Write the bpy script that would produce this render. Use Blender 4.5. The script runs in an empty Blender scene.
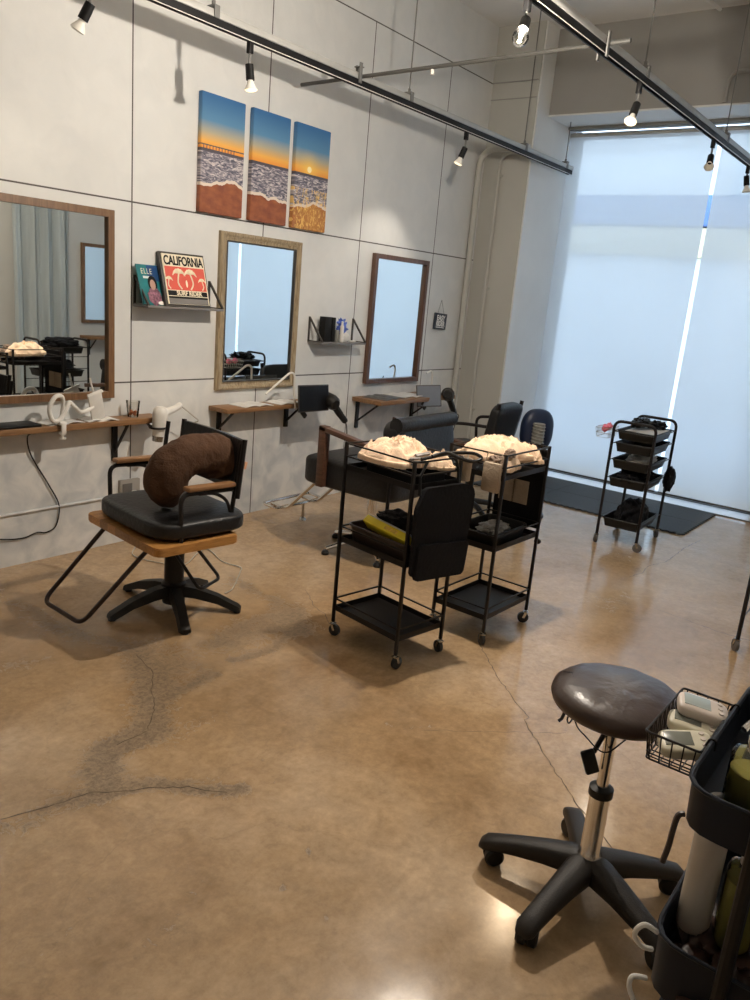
import bpy, bmesh, math, random
from mathutils import Vector, Matrix, noise
random.seed(7)
PI = math.pi
COL = bpy.context.scene.collection
V3 = Vector

# ---------------------------------------------------------------- materials
def mat(name, color, rough=.5, metal=0., var=.06, scale=12., bump=0., bscale=None, spec=.5, coat=0., emit=None, estr=0., trans=0., ior=1.45, alpha=1., stretch=None):
    m = bpy.data.materials.new(name); m.use_nodes = True
    nt = m.node_tree; N = nt.nodes; L = nt.links
    b = N['Principled BSDF']
    tc = N.new('ShaderNodeTexCoord'); mp = N.new('ShaderNodeMapping')
    L.new(tc.outputs['Object'], mp.inputs['Vector'])
    if stretch: mp.inputs['Scale'].default_value = stretch
    nz = N.new('ShaderNodeTexNoise'); nz.inputs['Scale'].default_value = scale; nz.inputs['Detail'].default_value = 4
    L.new(mp.outputs[0], nz.inputs['Vector'])
    cr = N.new('ShaderNodeValToRGB')
    c = color
    cr.color_ramp.elements[0].position = .3; cr.color_ramp.elements[1].position = .7
    cr.color_ramp.elements[0].color = (max(0, c[0]*(1-var)), max(0, c[1]*(1-var)), max(0, c[2]*(1-var)), 1)
    cr.color_ramp.elements[1].color = (min(1, c[0]*(1+var)), min(1, c[1]*(1+var)), min(1, c[2]*(1+var)), 1)
    L.new(nz.outputs['Fac'], cr.inputs['Fac']); L.new(cr.outputs['Color'], b.inputs['Base Color'])
    b.inputs['Roughness'].default_value = rough; b.inputs['Metallic'].default_value = metal
    b.inputs['Specular IOR Level'].default_value = spec; b.inputs['IOR'].default_value = ior
    if coat: b.inputs['Coat Weight'].default_value = coat; b.inputs['Coat Roughness'].default_value = .15
    if trans: b.inputs['Transmission Weight'].default_value = trans
    if alpha < 1: b.inputs['Alpha'].default_value = alpha
    if emit: b.inputs['Emission Color'].default_value = (*emit, 1); b.inputs['Emission Strength'].default_value = estr
    if bump:
        bn = N.new('ShaderNodeTexNoise'); bn.inputs['Scale'].default_value = bscale or scale*4; bn.inputs['Detail'].default_value = 5
        L.new(mp.outputs[0], bn.inputs['Vector'])
        bp = N.new('ShaderNodeBump'); bp.inputs['Strength'].default_value = bump; bp.inputs['Distance'].default_value = .01
        L.new(bn.outputs['Fac'], bp.inputs['Height']); L.new(bp.outputs[0], b.inputs['Normal'])
    return m

M = {}
M['black_metal'] = mat('black_metal', (.010, .008, .008), .42, 0., spec=.35)
M['track_black'] = mat('track_black', (.008, .008, .009), .5, spec=.3)
M['grey_steel'] = mat('grey_steel', (.17, .17, .165), .5, .3)
M['channel'] = mat('channel', (.42, .42, .40), .5, .3)
M['chrome'] = mat('chrome', (.75, .73, .70), .12, 1.)
M['dull_chrome'] = mat('dull_chrome', (.5, .48, .45), .25, 1.)
M['black_plastic'] = mat('black_plastic', (.010, .0095, .009), .45, spec=.35)
M['dark_plastic'] = mat('dark_plastic', (.016, .013, .011), .48, spec=.4, bump=.15, bscale=300)
M['black_leather'] = mat('black_leather', (.011, .011, .012), .40, bump=.25, bscale=60, spec=.4)
M['seat_leather'] = mat('seat_leather', (.042, .024, .019), .33, bump=.25, bscale=25, spec=.65)
M['navy_leather'] = mat('navy_leather', (.015, .025, .06), .4)
M['navy_metal'] = mat('navy_metal', (.008, .012, .022), .45, 0., spec=.35)
M['rubber'] = mat('rubber', (.03, .03, .03), .7)
M['mat_rubber'] = mat('mat_rubber', (.05, .056, .063), .75, bump=.4, bscale=90)
M['grey_wheel'] = mat('grey_wheel', (.12, .11, .10), .55)
M['towel'] = mat('towel', (.84, .62, .44), .95, bump=.25, bscale=120, var=.08, scale=20)
M['brown_towel'] = mat('brown_towel', (.30, .22, .17), .95, bump=.7, bscale=160, var=.2, scale=30)
M['pillow'] = mat('pillow_brown', (.062, .027, .011), .9, bump=.5, bscale=120, var=.15, scale=14)
M['white_plastic'] = mat('white_plastic', (.72, .70, .66), .35)
M['cream_plastic'] = mat('cream_plastic', (.66, .62, .48), .38)
M['timer_pink'] = mat('timer_pink', (.70, .62, .56), .4)
M['lcd'] = mat('lcd', (.17, .18, .15), .25, var=.1)
M['lcd_pale'] = mat('lcd_pale', (.45, .52, .52), .2, var=.1)
M['paper'] = mat('paper', (.70, .70, .68), .55, var=.05)
M['print_dark'] = mat('print_dark', (.10, .10, .10), .5, var=.5, scale=30)
M['yellow'] = mat('yellow', (.78, .62, .02), .5)
M['white_box'] = mat('white_box', (.55, .52, .47), .5)
M['mid_bin'] = mat('mid_bin', (.040, .026, .022), .4)
M['pink'] = mat('pink', (.75, .20, .27), .5)
M['teal'] = mat('teal', (.02, .18, .20), .35, var=.5, scale=6)
M['red'] = mat('coral_red', (.62, .10, .07), .5)
M['cream'] = mat('cream_ink', (.80, .72, .55), .5)
M['ink'] = mat('ink', (.012, .012, .012), .6, spec=.2)
M['pipe_grey'] = mat('pipe_grey', (.085, .085, .08), .5, .2)
M['skin'] = mat('print_skin', (.45, .28, .22), .5)
M['white_ink'] = mat('white_ink', (.78, .78, .76), .5)
M['shelf_grey'] = mat('shelf_grey', (.16, .155, .15), .5)
M['frame_black'] = mat('frame_black', (.05, .045, .04), .4)
M['tablet_black'] = mat('tablet_black', (.004, .004, .005), .45, spec=.25)
M['tablet_grey'] = mat('tablet_grey', (.17, .19, .23), .35)
M['blue_ice'] = mat('blue_ice', (.08, .14, .50), .4, var=.6, scale=50)
M['orange_bits'] = mat('orange_bits', (.65, .22, .10), .5)
M['beige_pouch'] = mat('beige_pouch', (.40, .32, .24), .85, bump=.4, bscale=90, var=.15)
M['grey_pouch'] = mat('grey_clip', (.25, .24, .23), .4, var=.3, scale=60)
M['dark_cloth'] = mat('dark_cloth', (.009, .009, .011), .85, bump=.4, bscale=60, spec=.2)
M['outlet'] = mat('outlet_grey', (.32, .30, .27), .5)
M['copper'] = mat('hot_brown', (.42, .27, .15), .35, .3)
M['brown_content'] = mat('brown_content', (.03, .012, .008), .5, var=.7, scale=40)
M['greybrown'] = mat('ribbed_grey', (.22, .22, .20), .6)
M['tag'] = mat('tag_orange', (.75, .42, .25), .7)
M['white_shampoo'] = mat('white_bottle', (.50, .45, .39), .4)
M['curtain'] = mat('curtain_cloth', (.42, .46, .47), .9, var=.1, stretch=(1, 1, .1))
M['cord_white'] = mat('cord_white', (.45, .42, .36), .6)

def glass(name, color, rough=0.02):
    m = bpy.data.materials.new(name); m.use_nodes = True; nt = m.node_tree; N = nt.nodes; L = nt.links
    N.clear(); o = N.new('ShaderNodeOutputMaterial')
    t = N.new('ShaderNodeBsdfTransparent'); g = N.new('ShaderNodeBsdfGlossy'); mx = N.new('ShaderNodeMixShader')
    lw = N.new('ShaderNodeLayerWeight'); lw.inputs['Blend'].default_value = .25
    nz = N.new('ShaderNodeTexNoise'); nz.inputs['Scale'].default_value = 3
    mr = N.new('ShaderNodeMapRange'); mr.inputs['To Min'].default_value = rough; mr.inputs['To Max'].default_value = rough+.02
    L.new(nz.outputs['Fac'], mr.inputs['Value']); L.new(mr.outputs[0], g.inputs['Roughness'])
    t.inputs['Color'].default_value = (*color, 1); g.inputs['Color'].default_value = (.9, .9, .9, 1)
    L.new(lw.outputs['Fresnel'], mx.inputs['Fac']); L.new(t.outputs[0], mx.inputs[1]); L.new(g.outputs[0], mx.inputs[2])
    L.new(mx.outputs[0], o.inputs['Surface']); return m
M['glass'] = glass('window_glass', (.93, .95, .95))
M['clear'] = glass('clear_plastic', (.96, .95, .93))
M['jar_glass'] = glass('jar_glass', (.90, .90, .84))
M['liquid'] = mat('yellow_green_liquid', (.42, .38, .12), .1, trans=.25, ior=1.33)
M['bulb_glass'] = glass('bulb_glass', (.85, .85, .82))
M['bulb_on'] = mat('bulb_on', (.9, .85, .7), .3, emit=(1., .78, .48), estr=1.6)
M['bulb_soft'] = mat('bulb_reflector', (.8, .78, .72), .25, emit=(1., .85, .65), estr=.15)

def wood(name, c1, c2, rough=.45, stripes=0., axis=0, scale=8.):
    m = bpy.data.materials.new(name); m.use_nodes = True; nt = m.node_tree; N = nt.nodes; L = nt.links
    b = N['Principled BSDF']; tc = N.new('ShaderNodeTexCoord'); mp = N.new('ShaderNodeMapping')
    s = [9., 9., 9.]; s[axis] = .8; mp.inputs['Scale'].default_value = s
    L.new(tc.outputs['Object'], mp.inputs['Vector'])
    nz = N.new('ShaderNodeTexNoise'); nz.inputs['Scale'].default_value = scale; nz.inputs['Detail'].default_value = 6
    nz.inputs['Distortion'].default_value = 1.
    L.new(mp.outputs[0], nz.inputs['Vector'])
    cr = N.new('ShaderNodeValToRGB'); e = cr.color_ramp.elements
    e[0].position = .32; e[0].color = (*c1, 1); e[1].position = .68; e[1].color = (*c2, 1)
    L.new(nz.outputs['Fac'], cr.inputs['Fac']); out = cr.outputs['Color']
    if stripes:                                   # edge-glued staves of slightly different tone
        wv = N.new('ShaderNodeTexVoronoi'); wv.voronoi_dimensions = '1D'; wv.feature = 'F1'
        sx = N.new('ShaderNodeSeparateXYZ'); L.new(tc.outputs['Object'], sx.inputs[0])
        wv.inputs['Scale'].default_value = stripes; wv.inputs['Randomness'].default_value = .25
        L.new(sx.outputs[1 if axis == 0 else 0], wv.inputs['W'])
        hs = N.new('ShaderNodeHueSaturation'); mr = N.new('ShaderNodeMapRange')
        mr.inputs['To Min'].default_value = .6; mr.inputs['To Max'].default_value = 1.45
        sp = N.new('ShaderNodeSeparateColor'); L.new(wv.outputs['Color'], sp.inputs[0]); L.new(sp.outputs[0], mr.inputs['Value'])
        L.new(mr.outputs[0], hs.inputs['Value']); L.new(out, hs.inputs['Color']); out = hs.outputs[0]
    L.new(out, b.inputs['Base Color']); b.inputs['Roughness'].default_value = rough
    bp = N.new('ShaderNodeBump'); bp.inputs['Strength'].default_value = .1; L.new(nz.outputs['Fac'], bp.inputs['Height']); L.new(bp.outputs[0], b.inputs['Normal'])
    return m
M['desk_wood'] = wood('desk_wood', (.17, .085, .035), (.30, .16, .07), .45)
M['frame_wood'] = wood('frame_wood', (.13, .065, .028), (.21, .11, .05), .45, axis=2)
M['dark_frame_wood'] = wood('dark_frame_wood', (.075, .036, .022), (.13, .065, .04), .4, axis=2)
M['gilt_frame'] = wood('weathered_gilt', (.20, .14, .075), (.42, .34, .22), .5, axis=2, scale=14)
M['board_wood'] = wood('board_wood', (.30, .135, .035), (.46, .23, .07), .35, stripes=16., axis=0)
M['arm_wood'] = wood('arm_wood', (.17, .08, .03), (.27, .14, .06), .4)
M['walnut'] = wood('walnut', (.060, .028, .016), (.115, .055, .034), .35, axis=1)

# wall: painted concrete panels with fine dark joints, more worn and patchy low down
def wall_material():
    m = bpy.data.materials.new('painted_concrete'); m.use_nodes = True; nt = m.node_tree; N = nt.nodes; L = nt.links
    b = N['Principled BSDF']; geo = N.new('ShaderNodeNewGeometry'); sx = N.new('ShaderNodeSeparateXYZ'); L.new(geo.outputs['Position'], sx.inputs[0])
    def math_(op, a, bb=None, clamp=False):
        n = N.new('ShaderNodeMath'); n.operation = op; n.use_clamp = clamp
        for i, v in enumerate((a, bb)):
            if v is None: continue
            if isinstance(v, (int, float)): n.inputs[i].default_value = v
            else: L.new(v, n.inputs[i])
        return n.outputs[0]
    X, Z = sx.outputs[0], sx.outputs[2]
    fx = math_('ABSOLUTE', math_('SUBTRACT', math_('FRACT', math_('ADD', math_('DIVIDE', X, .91), 10.5)), .5))
    jv = math_('MULTIPLY', math_('LESS_THAN', fx, .0042), math_('LESS_THAN', Z, 3.10))
    js = jv
    for z in (.873, 1.769, 3.10):
        js = math_('MAXIMUM', js, math_('LESS_THAN', math_('ABSOLUTE', math_('SUBTRACT', Z, z)), .0038))
    n1 = N.new('ShaderNodeTexNoise'); n1.inputs['Scale'].default_value = 2.2; n1.inputs['Detail'].default_value = 8; n1.inputs['Roughness'].default_value = .6
    n2 = N.new('ShaderNodeTexNoise'); n2.inputs['Scale'].default_value = 7; n2.inputs['Detail'].default_value = 8; n2.inputs['Distortion'].default_value = .6
    L.new(geo.outputs['Position'], n1.inputs['Vector']); L.new(geo.outputs['Position'], n2.inputs['Vector'])
    c1 = N.new('ShaderNodeValToRGB'); e = c1.color_ramp.elements
    e[0].position = .3; e[0].color = (.65, .655, .64, 1); e[1].position = .7; e[1].color = (.72, .725, .71, 1)
    L.new(n1.outputs['Fac'], c1.inputs['Fac'])
    c2 = N.new('ShaderNodeValToRGB'); e = c2.color_ramp.elements
    e[0].position = .38; e[0].color = (.50, .52, .53, 1); e[1].position = .62; e[1].color = (.76, .75, .72, 1)
    L.new(n2.outputs['Fac'], c2.inputs['Fac'])
    low = N.new('ShaderNodeMapRange'); low.inputs['From Min'].default_value = .95; low.inputs['From Max'].default_value = .45
    low.inputs['To Min'].default_value = 0.12; low.inputs['To Max'].default_value = .75; L.new(Z, low.inputs['Value'])
    mx = N.new('ShaderNodeMix'); mx.data_type = 'RGBA'; L.new(low.outputs[0], mx.inputs['Factor']); L.new(c1.outputs[0], mx.inputs['A']); L.new(c2.outputs[0], mx.inputs['B'])
    m2 = N.new('ShaderNodeMix'); m2.data_type = 'RGBA'; L.new(js, m2.inputs['Factor']); L.new(mx.outputs['Result'], m2.inputs['A']); m2.inputs['B'].default_value = (.07, .06, .055, 1)
    L.new(m2.outputs['Result'], b.inputs['Base Color']); b.inputs['Roughness'].default_value = .62
    bp = N.new('ShaderNodeBump'); bp.inputs['Strength'].default_value = .15; bp.inputs['Distance'].default_value = .02
    hh = math_('SUBTRACT', n2.outputs['Fac'], js); L.new(hh, bp.inputs['Height']); L.new(bp.outputs[0], b.inputs['Normal'])
    return m
M['wall'] = wall_material()
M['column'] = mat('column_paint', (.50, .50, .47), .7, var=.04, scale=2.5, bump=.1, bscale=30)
M['reveal'] = mat('reveal_lit', (.74, .75, .74), .7, var=.04, scale=2.5)  # paler than the column: light from the blinds is in the colour
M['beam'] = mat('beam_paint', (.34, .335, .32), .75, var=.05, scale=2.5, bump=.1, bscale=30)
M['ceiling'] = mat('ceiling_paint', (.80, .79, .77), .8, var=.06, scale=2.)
M['plaster'] = mat('plaster_white', (.58, .57, .54), .75, var=.05, scale=2.)

def blind_material():
    m = bpy.data.materials.new('blind_fabric'); m.use_nodes = True; nt = m.node_tree; N = nt.nodes; L = nt.links; N.clear()
    o = N.new('ShaderNodeOutputMaterial'); d = N.new('ShaderNodeBsdfDiffuse'); t = N.new('ShaderNodeBsdfTranslucent'); tr = N.new('ShaderNodeBsdfTransparent')
    tc = N.new('ShaderNodeTexCoord'); nz = N.new('ShaderNodeTexNoise'); nz.inputs['Scale'].default_value = 1.4; nz.inputs['Detail'].default_value = 3
    L.new(tc.outputs['Object'], nz.inputs['Vector'])
    cr = N.new('ShaderNodeValToRGB'); e = cr.color_ramp.elements; e[0].color = (.66, .67, .67, 1); e[1].color = (.74, .75, .75, 1)
    L.new(nz.outputs['Fac'], cr.inputs['Fac']); L.new(cr.outputs[0], d.inputs['Color']); L.new(cr.outputs[0], t.inputs['Color'])
    a = N.new('ShaderNodeMixShader'); a.inputs[0].default_value = .55; L.new(d.outputs[0], a.inputs[1]); L.new(t.outputs[0], a.inputs[2])
    tr.inputs['Color'].default_value = (1, 1, 1, 1)
    c = N.new('ShaderNodeMixShader'); c.inputs[0].default_value = .10; L.new(a.outputs[0], c.inputs[1]); L.new(tr.outputs[0], c.inputs[2])
    L.new(c.outputs[0], o.inputs['Surface']); return m
M['blind'] = blind_material()

def mirror_material():
    m = bpy.data.materials.new('silvered_glass'); m.use_nodes = True; nt = m.node_tree; N = nt.nodes; L = nt.links
    b = N['Principled BSDF']; nz = N.new('ShaderNodeTexNoise'); nz.inputs['Scale'].default_value = 2
    cr = N.new('ShaderNodeValToRGB'); e = cr.color_ramp.elements; e[0].color = (.86, .90, .89, 1); e[1].color = (.88, .92, .91, 1)
    L.new(nz.outputs['Fac'], cr.inputs['Fac']); L.new(cr.outputs[0], b.inputs['Base Color'])
    b.inputs['Metallic'].default_value = 1; b.inputs['Roughness'].default_value = .01; return m
M['mirror'] = mirror_material()

# ---------------------------------------------------------------- mesh builder
def fillet(pts, r, n=5, closed=False):
    pts = [V3(p) for p in pts]; out = []; N_ = len(pts)
    for i, p in enumerate(pts):
        if not closed and i in (0, N_-1): out.append(p); continue
        a = pts[i-1]; b = pts[(i+1) % N_]; u = (a-p); v = (b-p)
        rr = min(r, u.length*.49, v.length*.49); u.normalize(); v.normalize()
        p0 = p+u*rr; p1 = p+v*rr
        for k in range(n+1):
            t = k/n; out.append(p0*(1-t)**2 + p*2*t*(1-t) + p1*t*t)
    return out
def smooth_path(pts, n=8, closed=False):           # Catmull-Rom
    pts = [V3(p) for p in pts]; out = []; m = len(pts); rng = range(m if closed else m-1)
    for i in rng:
        g = (lambda k: pts[k % m]) if closed else (lambda k: pts[max(0, min(m-1, k))])
        p0, p1, p2, p3 = g(i-1), g(i), g(i+1), g(i+2)
        for k in range(n):
            t = k/n
            out.append(.5*((2*p1)+(p2-p0)*t+(2*p0-5*p1+4*p2-p3)*t*t+(3*p1-p0-3*p2+p3)*t**3))
    if not closed: out.append(pts[-1])
    return out

class MB:
    def __init__(s): s.bm = bmesh.new()
    def _merge(s, b2, mtx=None):
        if mtx is not None: b2.transform(mtx)
        me = bpy.data.meshes.new('t'); b2.to_mesh(me); b2.free(); s.bm.from_mesh(me); bpy.data.meshes.remove(me)
    def box(s, c, size, rot=None, bev=0., seg=2):
        b = bmesh.new(); bmesh.ops.create_cube(b, size=1.)
        bmesh.ops.scale(b, vec=size, verts=b.verts)
        if bev: bmesh.ops.bevel(b, geom=b.edges[:], offset=min(bev, min(size)*.49), segments=seg, affect='EDGES', profile=.5)
        m = Matrix.Translation(c) @ (rot.to_4x4() if rot is not None else Matrix.Identity(4)); s._merge(b, m); return s
    def beam(s, p0, p1, w, h, bev=0., up=(0, 0, 1)):           # rectangular bar between two points
        p0 = V3(p0); p1 = V3(p1); d = p1-p0; L_ = d.length; d.normalize(); u = V3(up)
        if abs(d.dot(u)) > .98: u = V3((0, 1, 0))
        x = d; y = u.cross(x).normalized(); z = x.cross(y)
        return s.box((p0+p1)/2, (L_, w, h), Matrix((x, y, z)).transposed(), bev)
    def tube(s, pts, r, seg=10, closed=False, caps=True):
        pts = [V3(p) for p in pts]; n = len(pts); rs = r if isinstance(r, (list, tuple)) else [r]*n
        rings = []; prev = None
        for i, p in enumerate(pts):
            if closed: t = (pts[(i+1) % n]-pts[i-1])
            else: t = pts[min(n-1, i+1)]-pts[max(0, i-1)]
            if t.length < 1e-9: t = V3((0, 0, 1))
            t.normalize()
            if prev is None:
                a = V3((0, 0, 1)) if abs(t.z) < .9 else V3((1, 0, 0)); u = t.cross(a).normalized()
            else:
                u = prev-t*prev.dot(t); u = u.normalized() if u.length > 1e-6 else t.orthogonal().normalized()
            prev = u; v = t.cross(u)
            rings.append([s.bm.verts.new(p+(u*math.cos(2*PI*k/seg)+v*math.sin(2*PI*k/seg))*rs[i]) for k in range(seg)])
        for i in range(n if closed else n-1):
            a, b = rings[i], rings[(i+1) % n]
            for k in range(seg): s.bm.faces.new((a[k], a[(k+1) % seg], b[(k+1) % seg], b[k]))
        if caps and not closed:
            s.bm.faces.new(rings[0][::-1]); s.bm.faces.new(rings[-1])
        return s
    def cyl(s, p0, p1, r0, r1=None, seg=16): return s.tube([p0, p1], [r0, r1 if r1 is not None else r0], seg)
    def lathe(s, prof, c=(0, 0, 0), axis=(0, 0, 1), seg=24):
        q = V3((0, 0, 1)).rotation_difference(V3(axis)); c = V3(c); rings = []
        for r, z in prof:
            if r < 1e-5: rings.append([s.bm.verts.new(c+q @ V3((0, 0, z)))])
            else: rings.append([s.bm.verts.new(c+q @ V3((r*math.cos(2*PI*k/seg), r*math.sin(2*PI*k/seg), z))) for k in range(seg)])
        for a, b in zip(rings, rings[1:]):
            for k in range(seg):
                k2 = (k+1) % seg
                if len(a) == 1 and len(b) == 1: continue
                if len(a) == 1: s.bm.faces.new((a[0], b[k2], b[k]))
                elif len(b) == 1: s.bm.faces.new((a[k], a[k2], b[0]))
                else: s.bm.faces.new((a[k], a[k2], b[k2], b[k]))
        return s
    def ball(s, c, rad, sub=3, fn=None, rot=None):
        b = bmesh.new(); bmesh.ops.create_icosphere(b, subdivisions=sub, radius=1.)
        for v in b.verts:
            p = v.co.copy(); k = fn(p) if fn else 1.
            v.co = V3((p.x*rad[0]*k, p.y*rad[1]*k, p.z*rad[2]*k))
        m = Matrix.Translation(c) @ (rot.to_4x4() if rot is not None else Matrix.Identity(4)); s._merge(b, m); return s
    def prism(s, poly, p0, ax_u, ax_v, thick, bev=0.):           # 2-D outline extruded along ax_u x ax_v
        u = V3(ax_u); v = V3(ax_v); n = u.cross(v).normalized()*thick; p0 = V3(p0)
        b = bmesh.new(); A = [b.verts.new(p0+u*x+v*y) for x, y in poly]; B = [b.verts.new(a.co+n) for a in A]; k = len(A)
        b.faces.new(A[::-1]); b.faces.new(B)
        for i in range(k): b.faces.new((A[i], A[(i+1) % k], B[(i+1) % k], B[i]))
        if bev: bmesh.ops.bevel(b, geom=[e for e in b.edges], offset=bev, segments=2, affect='EDGES')
        s._merge(b); return s
    def grid(s, fn, nu, nv, thick=None):
        g = [[s.bm.verts.new(fn(i/nu, j/nv)) for j in range(nv+1)] for i in range(nu+1)]
        for i in range(nu):
            for j in range(nv): s.bm.faces.new((g[i][j], g[i+1][j], g[i+1][j+1], g[i][j+1]))
        return s
    def tray(s, c, L_, W, H, t=.003, flare=0., rim=.006, r=.02):    # open box with rolled rim, c = centre of the underside
        def ring(l, w, z, rr):
            pts = [(-l/2, -w/2), (l/2, -w/2), (l/2, w/2), (-l/2, w/2)]
            return [V3(c)+V3((p.x, p.y, z)) for p in fillet([(x, y, 0) for x, y in pts], rr, 4, True)]
        levels = [ring(L_-2*flare, W-2*flare, 0, r), ring(L_, W, H, r), ring(L_-2*t, W-2*t, H, r), ring(L_-2*flare-2*t, W-2*flare-2*t, t, r)]
        vs = [[s.bm.verts.new(p) for p in lv] for lv in levels]; k = len(vs[0])
        s.bm.faces.new(vs[0][::-1]); s.bm.faces.new(vs[3])
        for a, b in zip(vs, vs[1:]):
            for i in range(k): s.bm.faces.new((a[i], a[(i+1) % k], b[(i+1) % k], b[i]))
        if rim: s.tube([p for p in ring(L_+rim*.3, W+rim*.3, H, r)], rim/2, 6, True)
        return s
    def build(s, name, m, parent=None, smooth=35, subsurf=0):
        bmesh.ops.recalc_face_normals(s.bm, faces=s.bm.faces[:])
        me = bpy.data.meshes.new(name); s.bm.to_mesh(me); s.bm.free()
        me.materials.append(m)
        if smooth:
            me.polygons.foreach_set('use_smooth', [True]*len(me.polygons))
            try: me.set_sharp_from_angle(angle=math.radians(smooth))
            except Exception: pass
        o = bpy.data.objects.new(name, me); COL.objects.link(o)
        if parent is not None: o.parent = parent
        if subsurf:
            md = o.modifiers.new('s', 'SUBSURF'); md.levels = subsurf; md.render_levels = subsurf
        return o
def tag(o, label=None, cat=None, group=None, kind=None):
    if label: o['label'] = label
    if cat: o['category'] = cat
    if group: o['group'] = group
    if kind: o['kind'] = kind
    return o
def thing(name, label, cat, loc=(0, 0, 0), rz=0., group=None):
    o = bpy.data.objects.new(name, None); COL.objects.link(o); o.empty_display_size = .05
    o.location = loc; o.rotation_euler = (0, 0, rz); return tag(o, label, cat, group)
def copy_tree(o, parent=None):
    c = o.copy(); COL.objects.link(c)
    if parent is not None: c.parent = parent
    for ch in o.children: copy_tree(ch, c)
    return c
def struct(name, mb, m, smooth=35): return tag(mb.build(name, m, None, smooth), kind='structure')
def text(s, size, m, name, parent, loc, rot, sx=1., bold=.0, ext=.0006, align='CENTER', spacing=1.):
    cu = bpy.data.curves.new('t', 'FONT'); cu.body = s; cu.size = size; cu.extrude = ext; cu.align_x = align; cu.align_y = 'CENTER'; cu.offset = bold; cu.space_character = spacing
    to = bpy.data.objects.new('t', cu); COL.objects.link(to); bpy.context.view_layer.update()
    me = bpy.data.meshes.new_from_object(to.evaluated_get(bpy.context.evaluated_depsgraph_get())); bpy.data.objects.remove(to); bpy.data.curves.remove(cu)
    me.transform(Matrix.Diagonal((sx, 1, 1, 1))); me.materials.clear(); me.materials.append(m); me.name = name
    o = bpy.data.objects.new(name, me); COL.objects.link(o); o.parent = parent; o.location = loc; o.rotation_euler = rot; return o

# ---------------------------------------------------------------- room shell
XW = 3.94; YB = -4.2; XL = -4.2; ZC = 3.5
def seg_dist(p, a, b):
    ax, ay = a; bx, by = b; dx, dy = bx-ax, by-ay; t = ((p[0]-ax)*dx+(p[1]-ay)*dy)/(dx*dx+dy*dy+1e-12); t = max(0, min(1, t))
    return math.hypot(p[0]-ax-t*dx, p[1]-ay-t*dy)
STAINS = [  # polyline, half width, strength: wear marks in the slab
 ([(-.874, -.452), (-.898, -.735), (-.825, -.996), (-.806, -1.17), (-.851, -1.325), (-.995, -1.517), (-1.098, -1.631), (-1.23, -1.643), (-1.356, -1.727), (-1.409, -1.777), (-1.491, -1.777), (-1.593, -1.778), (-1.635, -1.721)], .060, .95),
 ([(-.851, -1.325), (-.90, -1.42), (-.995, -1.517), (-1.06, -1.60)], .15, .55),
 ([(-1.15, -1.66), (-1.23, -1.643), (-1.356, -1.727)], .10, .5),
 ([(-1.415, -1.785), (-1.341, -1.846), (-1.283, -1.89), (-1.202, -1.966), (-1.139, -2.066), (-1.089, -2.087)], .030, 1.1),
 ([(-1.30, -1.80), (-1.20, -1.93), (-1.10, -2.05), (-1.0, -2.15)], .07, .45),
 ([(-1.223, -.933), (-1.159, -.969), (-1.064, -.984)], .05, .8),
 ([(.017, -.852), (-.004, -1.057), (-.029, -1.311)], .08, .95),
 ([(-.53, -1.288), (-.335, -1.233), (-.155, -1.266), (-.12, -1.422)], .09, .85),
 ([(-.45, -1.38), (-.30, -1.36), (-.2, -1.4)], .11, .7),
 ([(-.545, -1.46), (-.387, -1.472), (-.17, -1.468)], .035, .95),
 ([(-.89, -1.491), (-.804, -1.507), (-.695, -1.503)], .028, .95),
 ([(-.68, -1.099), (-.695, -1.271), (-.716, -1.427)], .08, .75),
 ([(-.974, -1.734), (-.886, -1.742)], .06, .5),
 ([(-1.633, -2.341), (-1.532, -2.321), (-1.428, -2.29)], .05, .6),
 ([(-1.791, -2.204), (-1.687, -2.154), (-1.587, -2.142)], .06, .5),
 ([(-.504, -2.151), (-.48, -2.219), (-.437, -2.283)], .022, .75),
 ([(-.904, -.362), (-.844, -.209)], .05, .6), ([(-1.05, -.5), (-.95, -.9)], .07, .35),
 ([(2.079, -2.019), (2.15, -2.08)], .12, .55), ([(1.331, -2.254), (1.45, -2.3)], .16, .55), ([(1.0, -2.3), (1.2, -2.32)], .12, .3),
 ([(-1.167, -2.403), (-1.168, -2.404)], .010, 3.), ([(-1.3, -2.445), (-1.301, -2.445)], .009, 3.), ([(-1.299, -2.584), (-1.30, -2.586)], .012, 1.6),
 ([(-.952, -2.024), (-.953, -2.024)], .008, 1.6), ([(-.649, -1.805), (-.65, -1.805)], .008, 1.6),
]
JOINTS = [ # narrow straight saw marks of the wear rectangle near the first chair
 ([(-.265, -1.041), (-.337, -1.29), (-.304, -1.492)], .006, .5), ([(-.53, -1.33), (-.2, -1.33)], .005, .35)]
CRACKS = [([(.32, -2.058), (.11, -2.26), (-.029, -2.421), (-.092, -2.505), (-.12, -2.50), (-.178, -2.558), (-.282, -2.664), (-.389, -2.783), (-.456, -2.853), (-.60, -3.05)], .0022),
 ([(-.443, -2.277), (-.326, -2.404), (-.191, -2.545), (-.087, -2.647)], .0012),
 ([(1.397, -2.464), (1.38, -2.56), (1.363, -2.652), (1.341, -2.804), (1.36, -3.1)], .003),
 ([(1.769, -2.201), (1.9, -2.23), (2.072, -2.213), (2.255, -2.261), (2.648, -2.251), (2.977, -2.273)], .003),
 ([(.198, -1.133), (.16, -1.2), (.074, -1.309), (.05, -1.40), (-.021, -1.483)], .002),
 ([(-1.635, -1.72), (-1.50, -1.765), (-1.41, -1.785), (-1.341, -1.846), (-1.283, -1.885), (-1.202, -1.962), (-1.139, -2.06)], .0025),
 ([(-.806, -1.17), (-.845, -1.325), (-.93, -1.43), (-.985, -1.52), (-1.098, -1.635), (-1.22, -1.64)], .002)]

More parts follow.
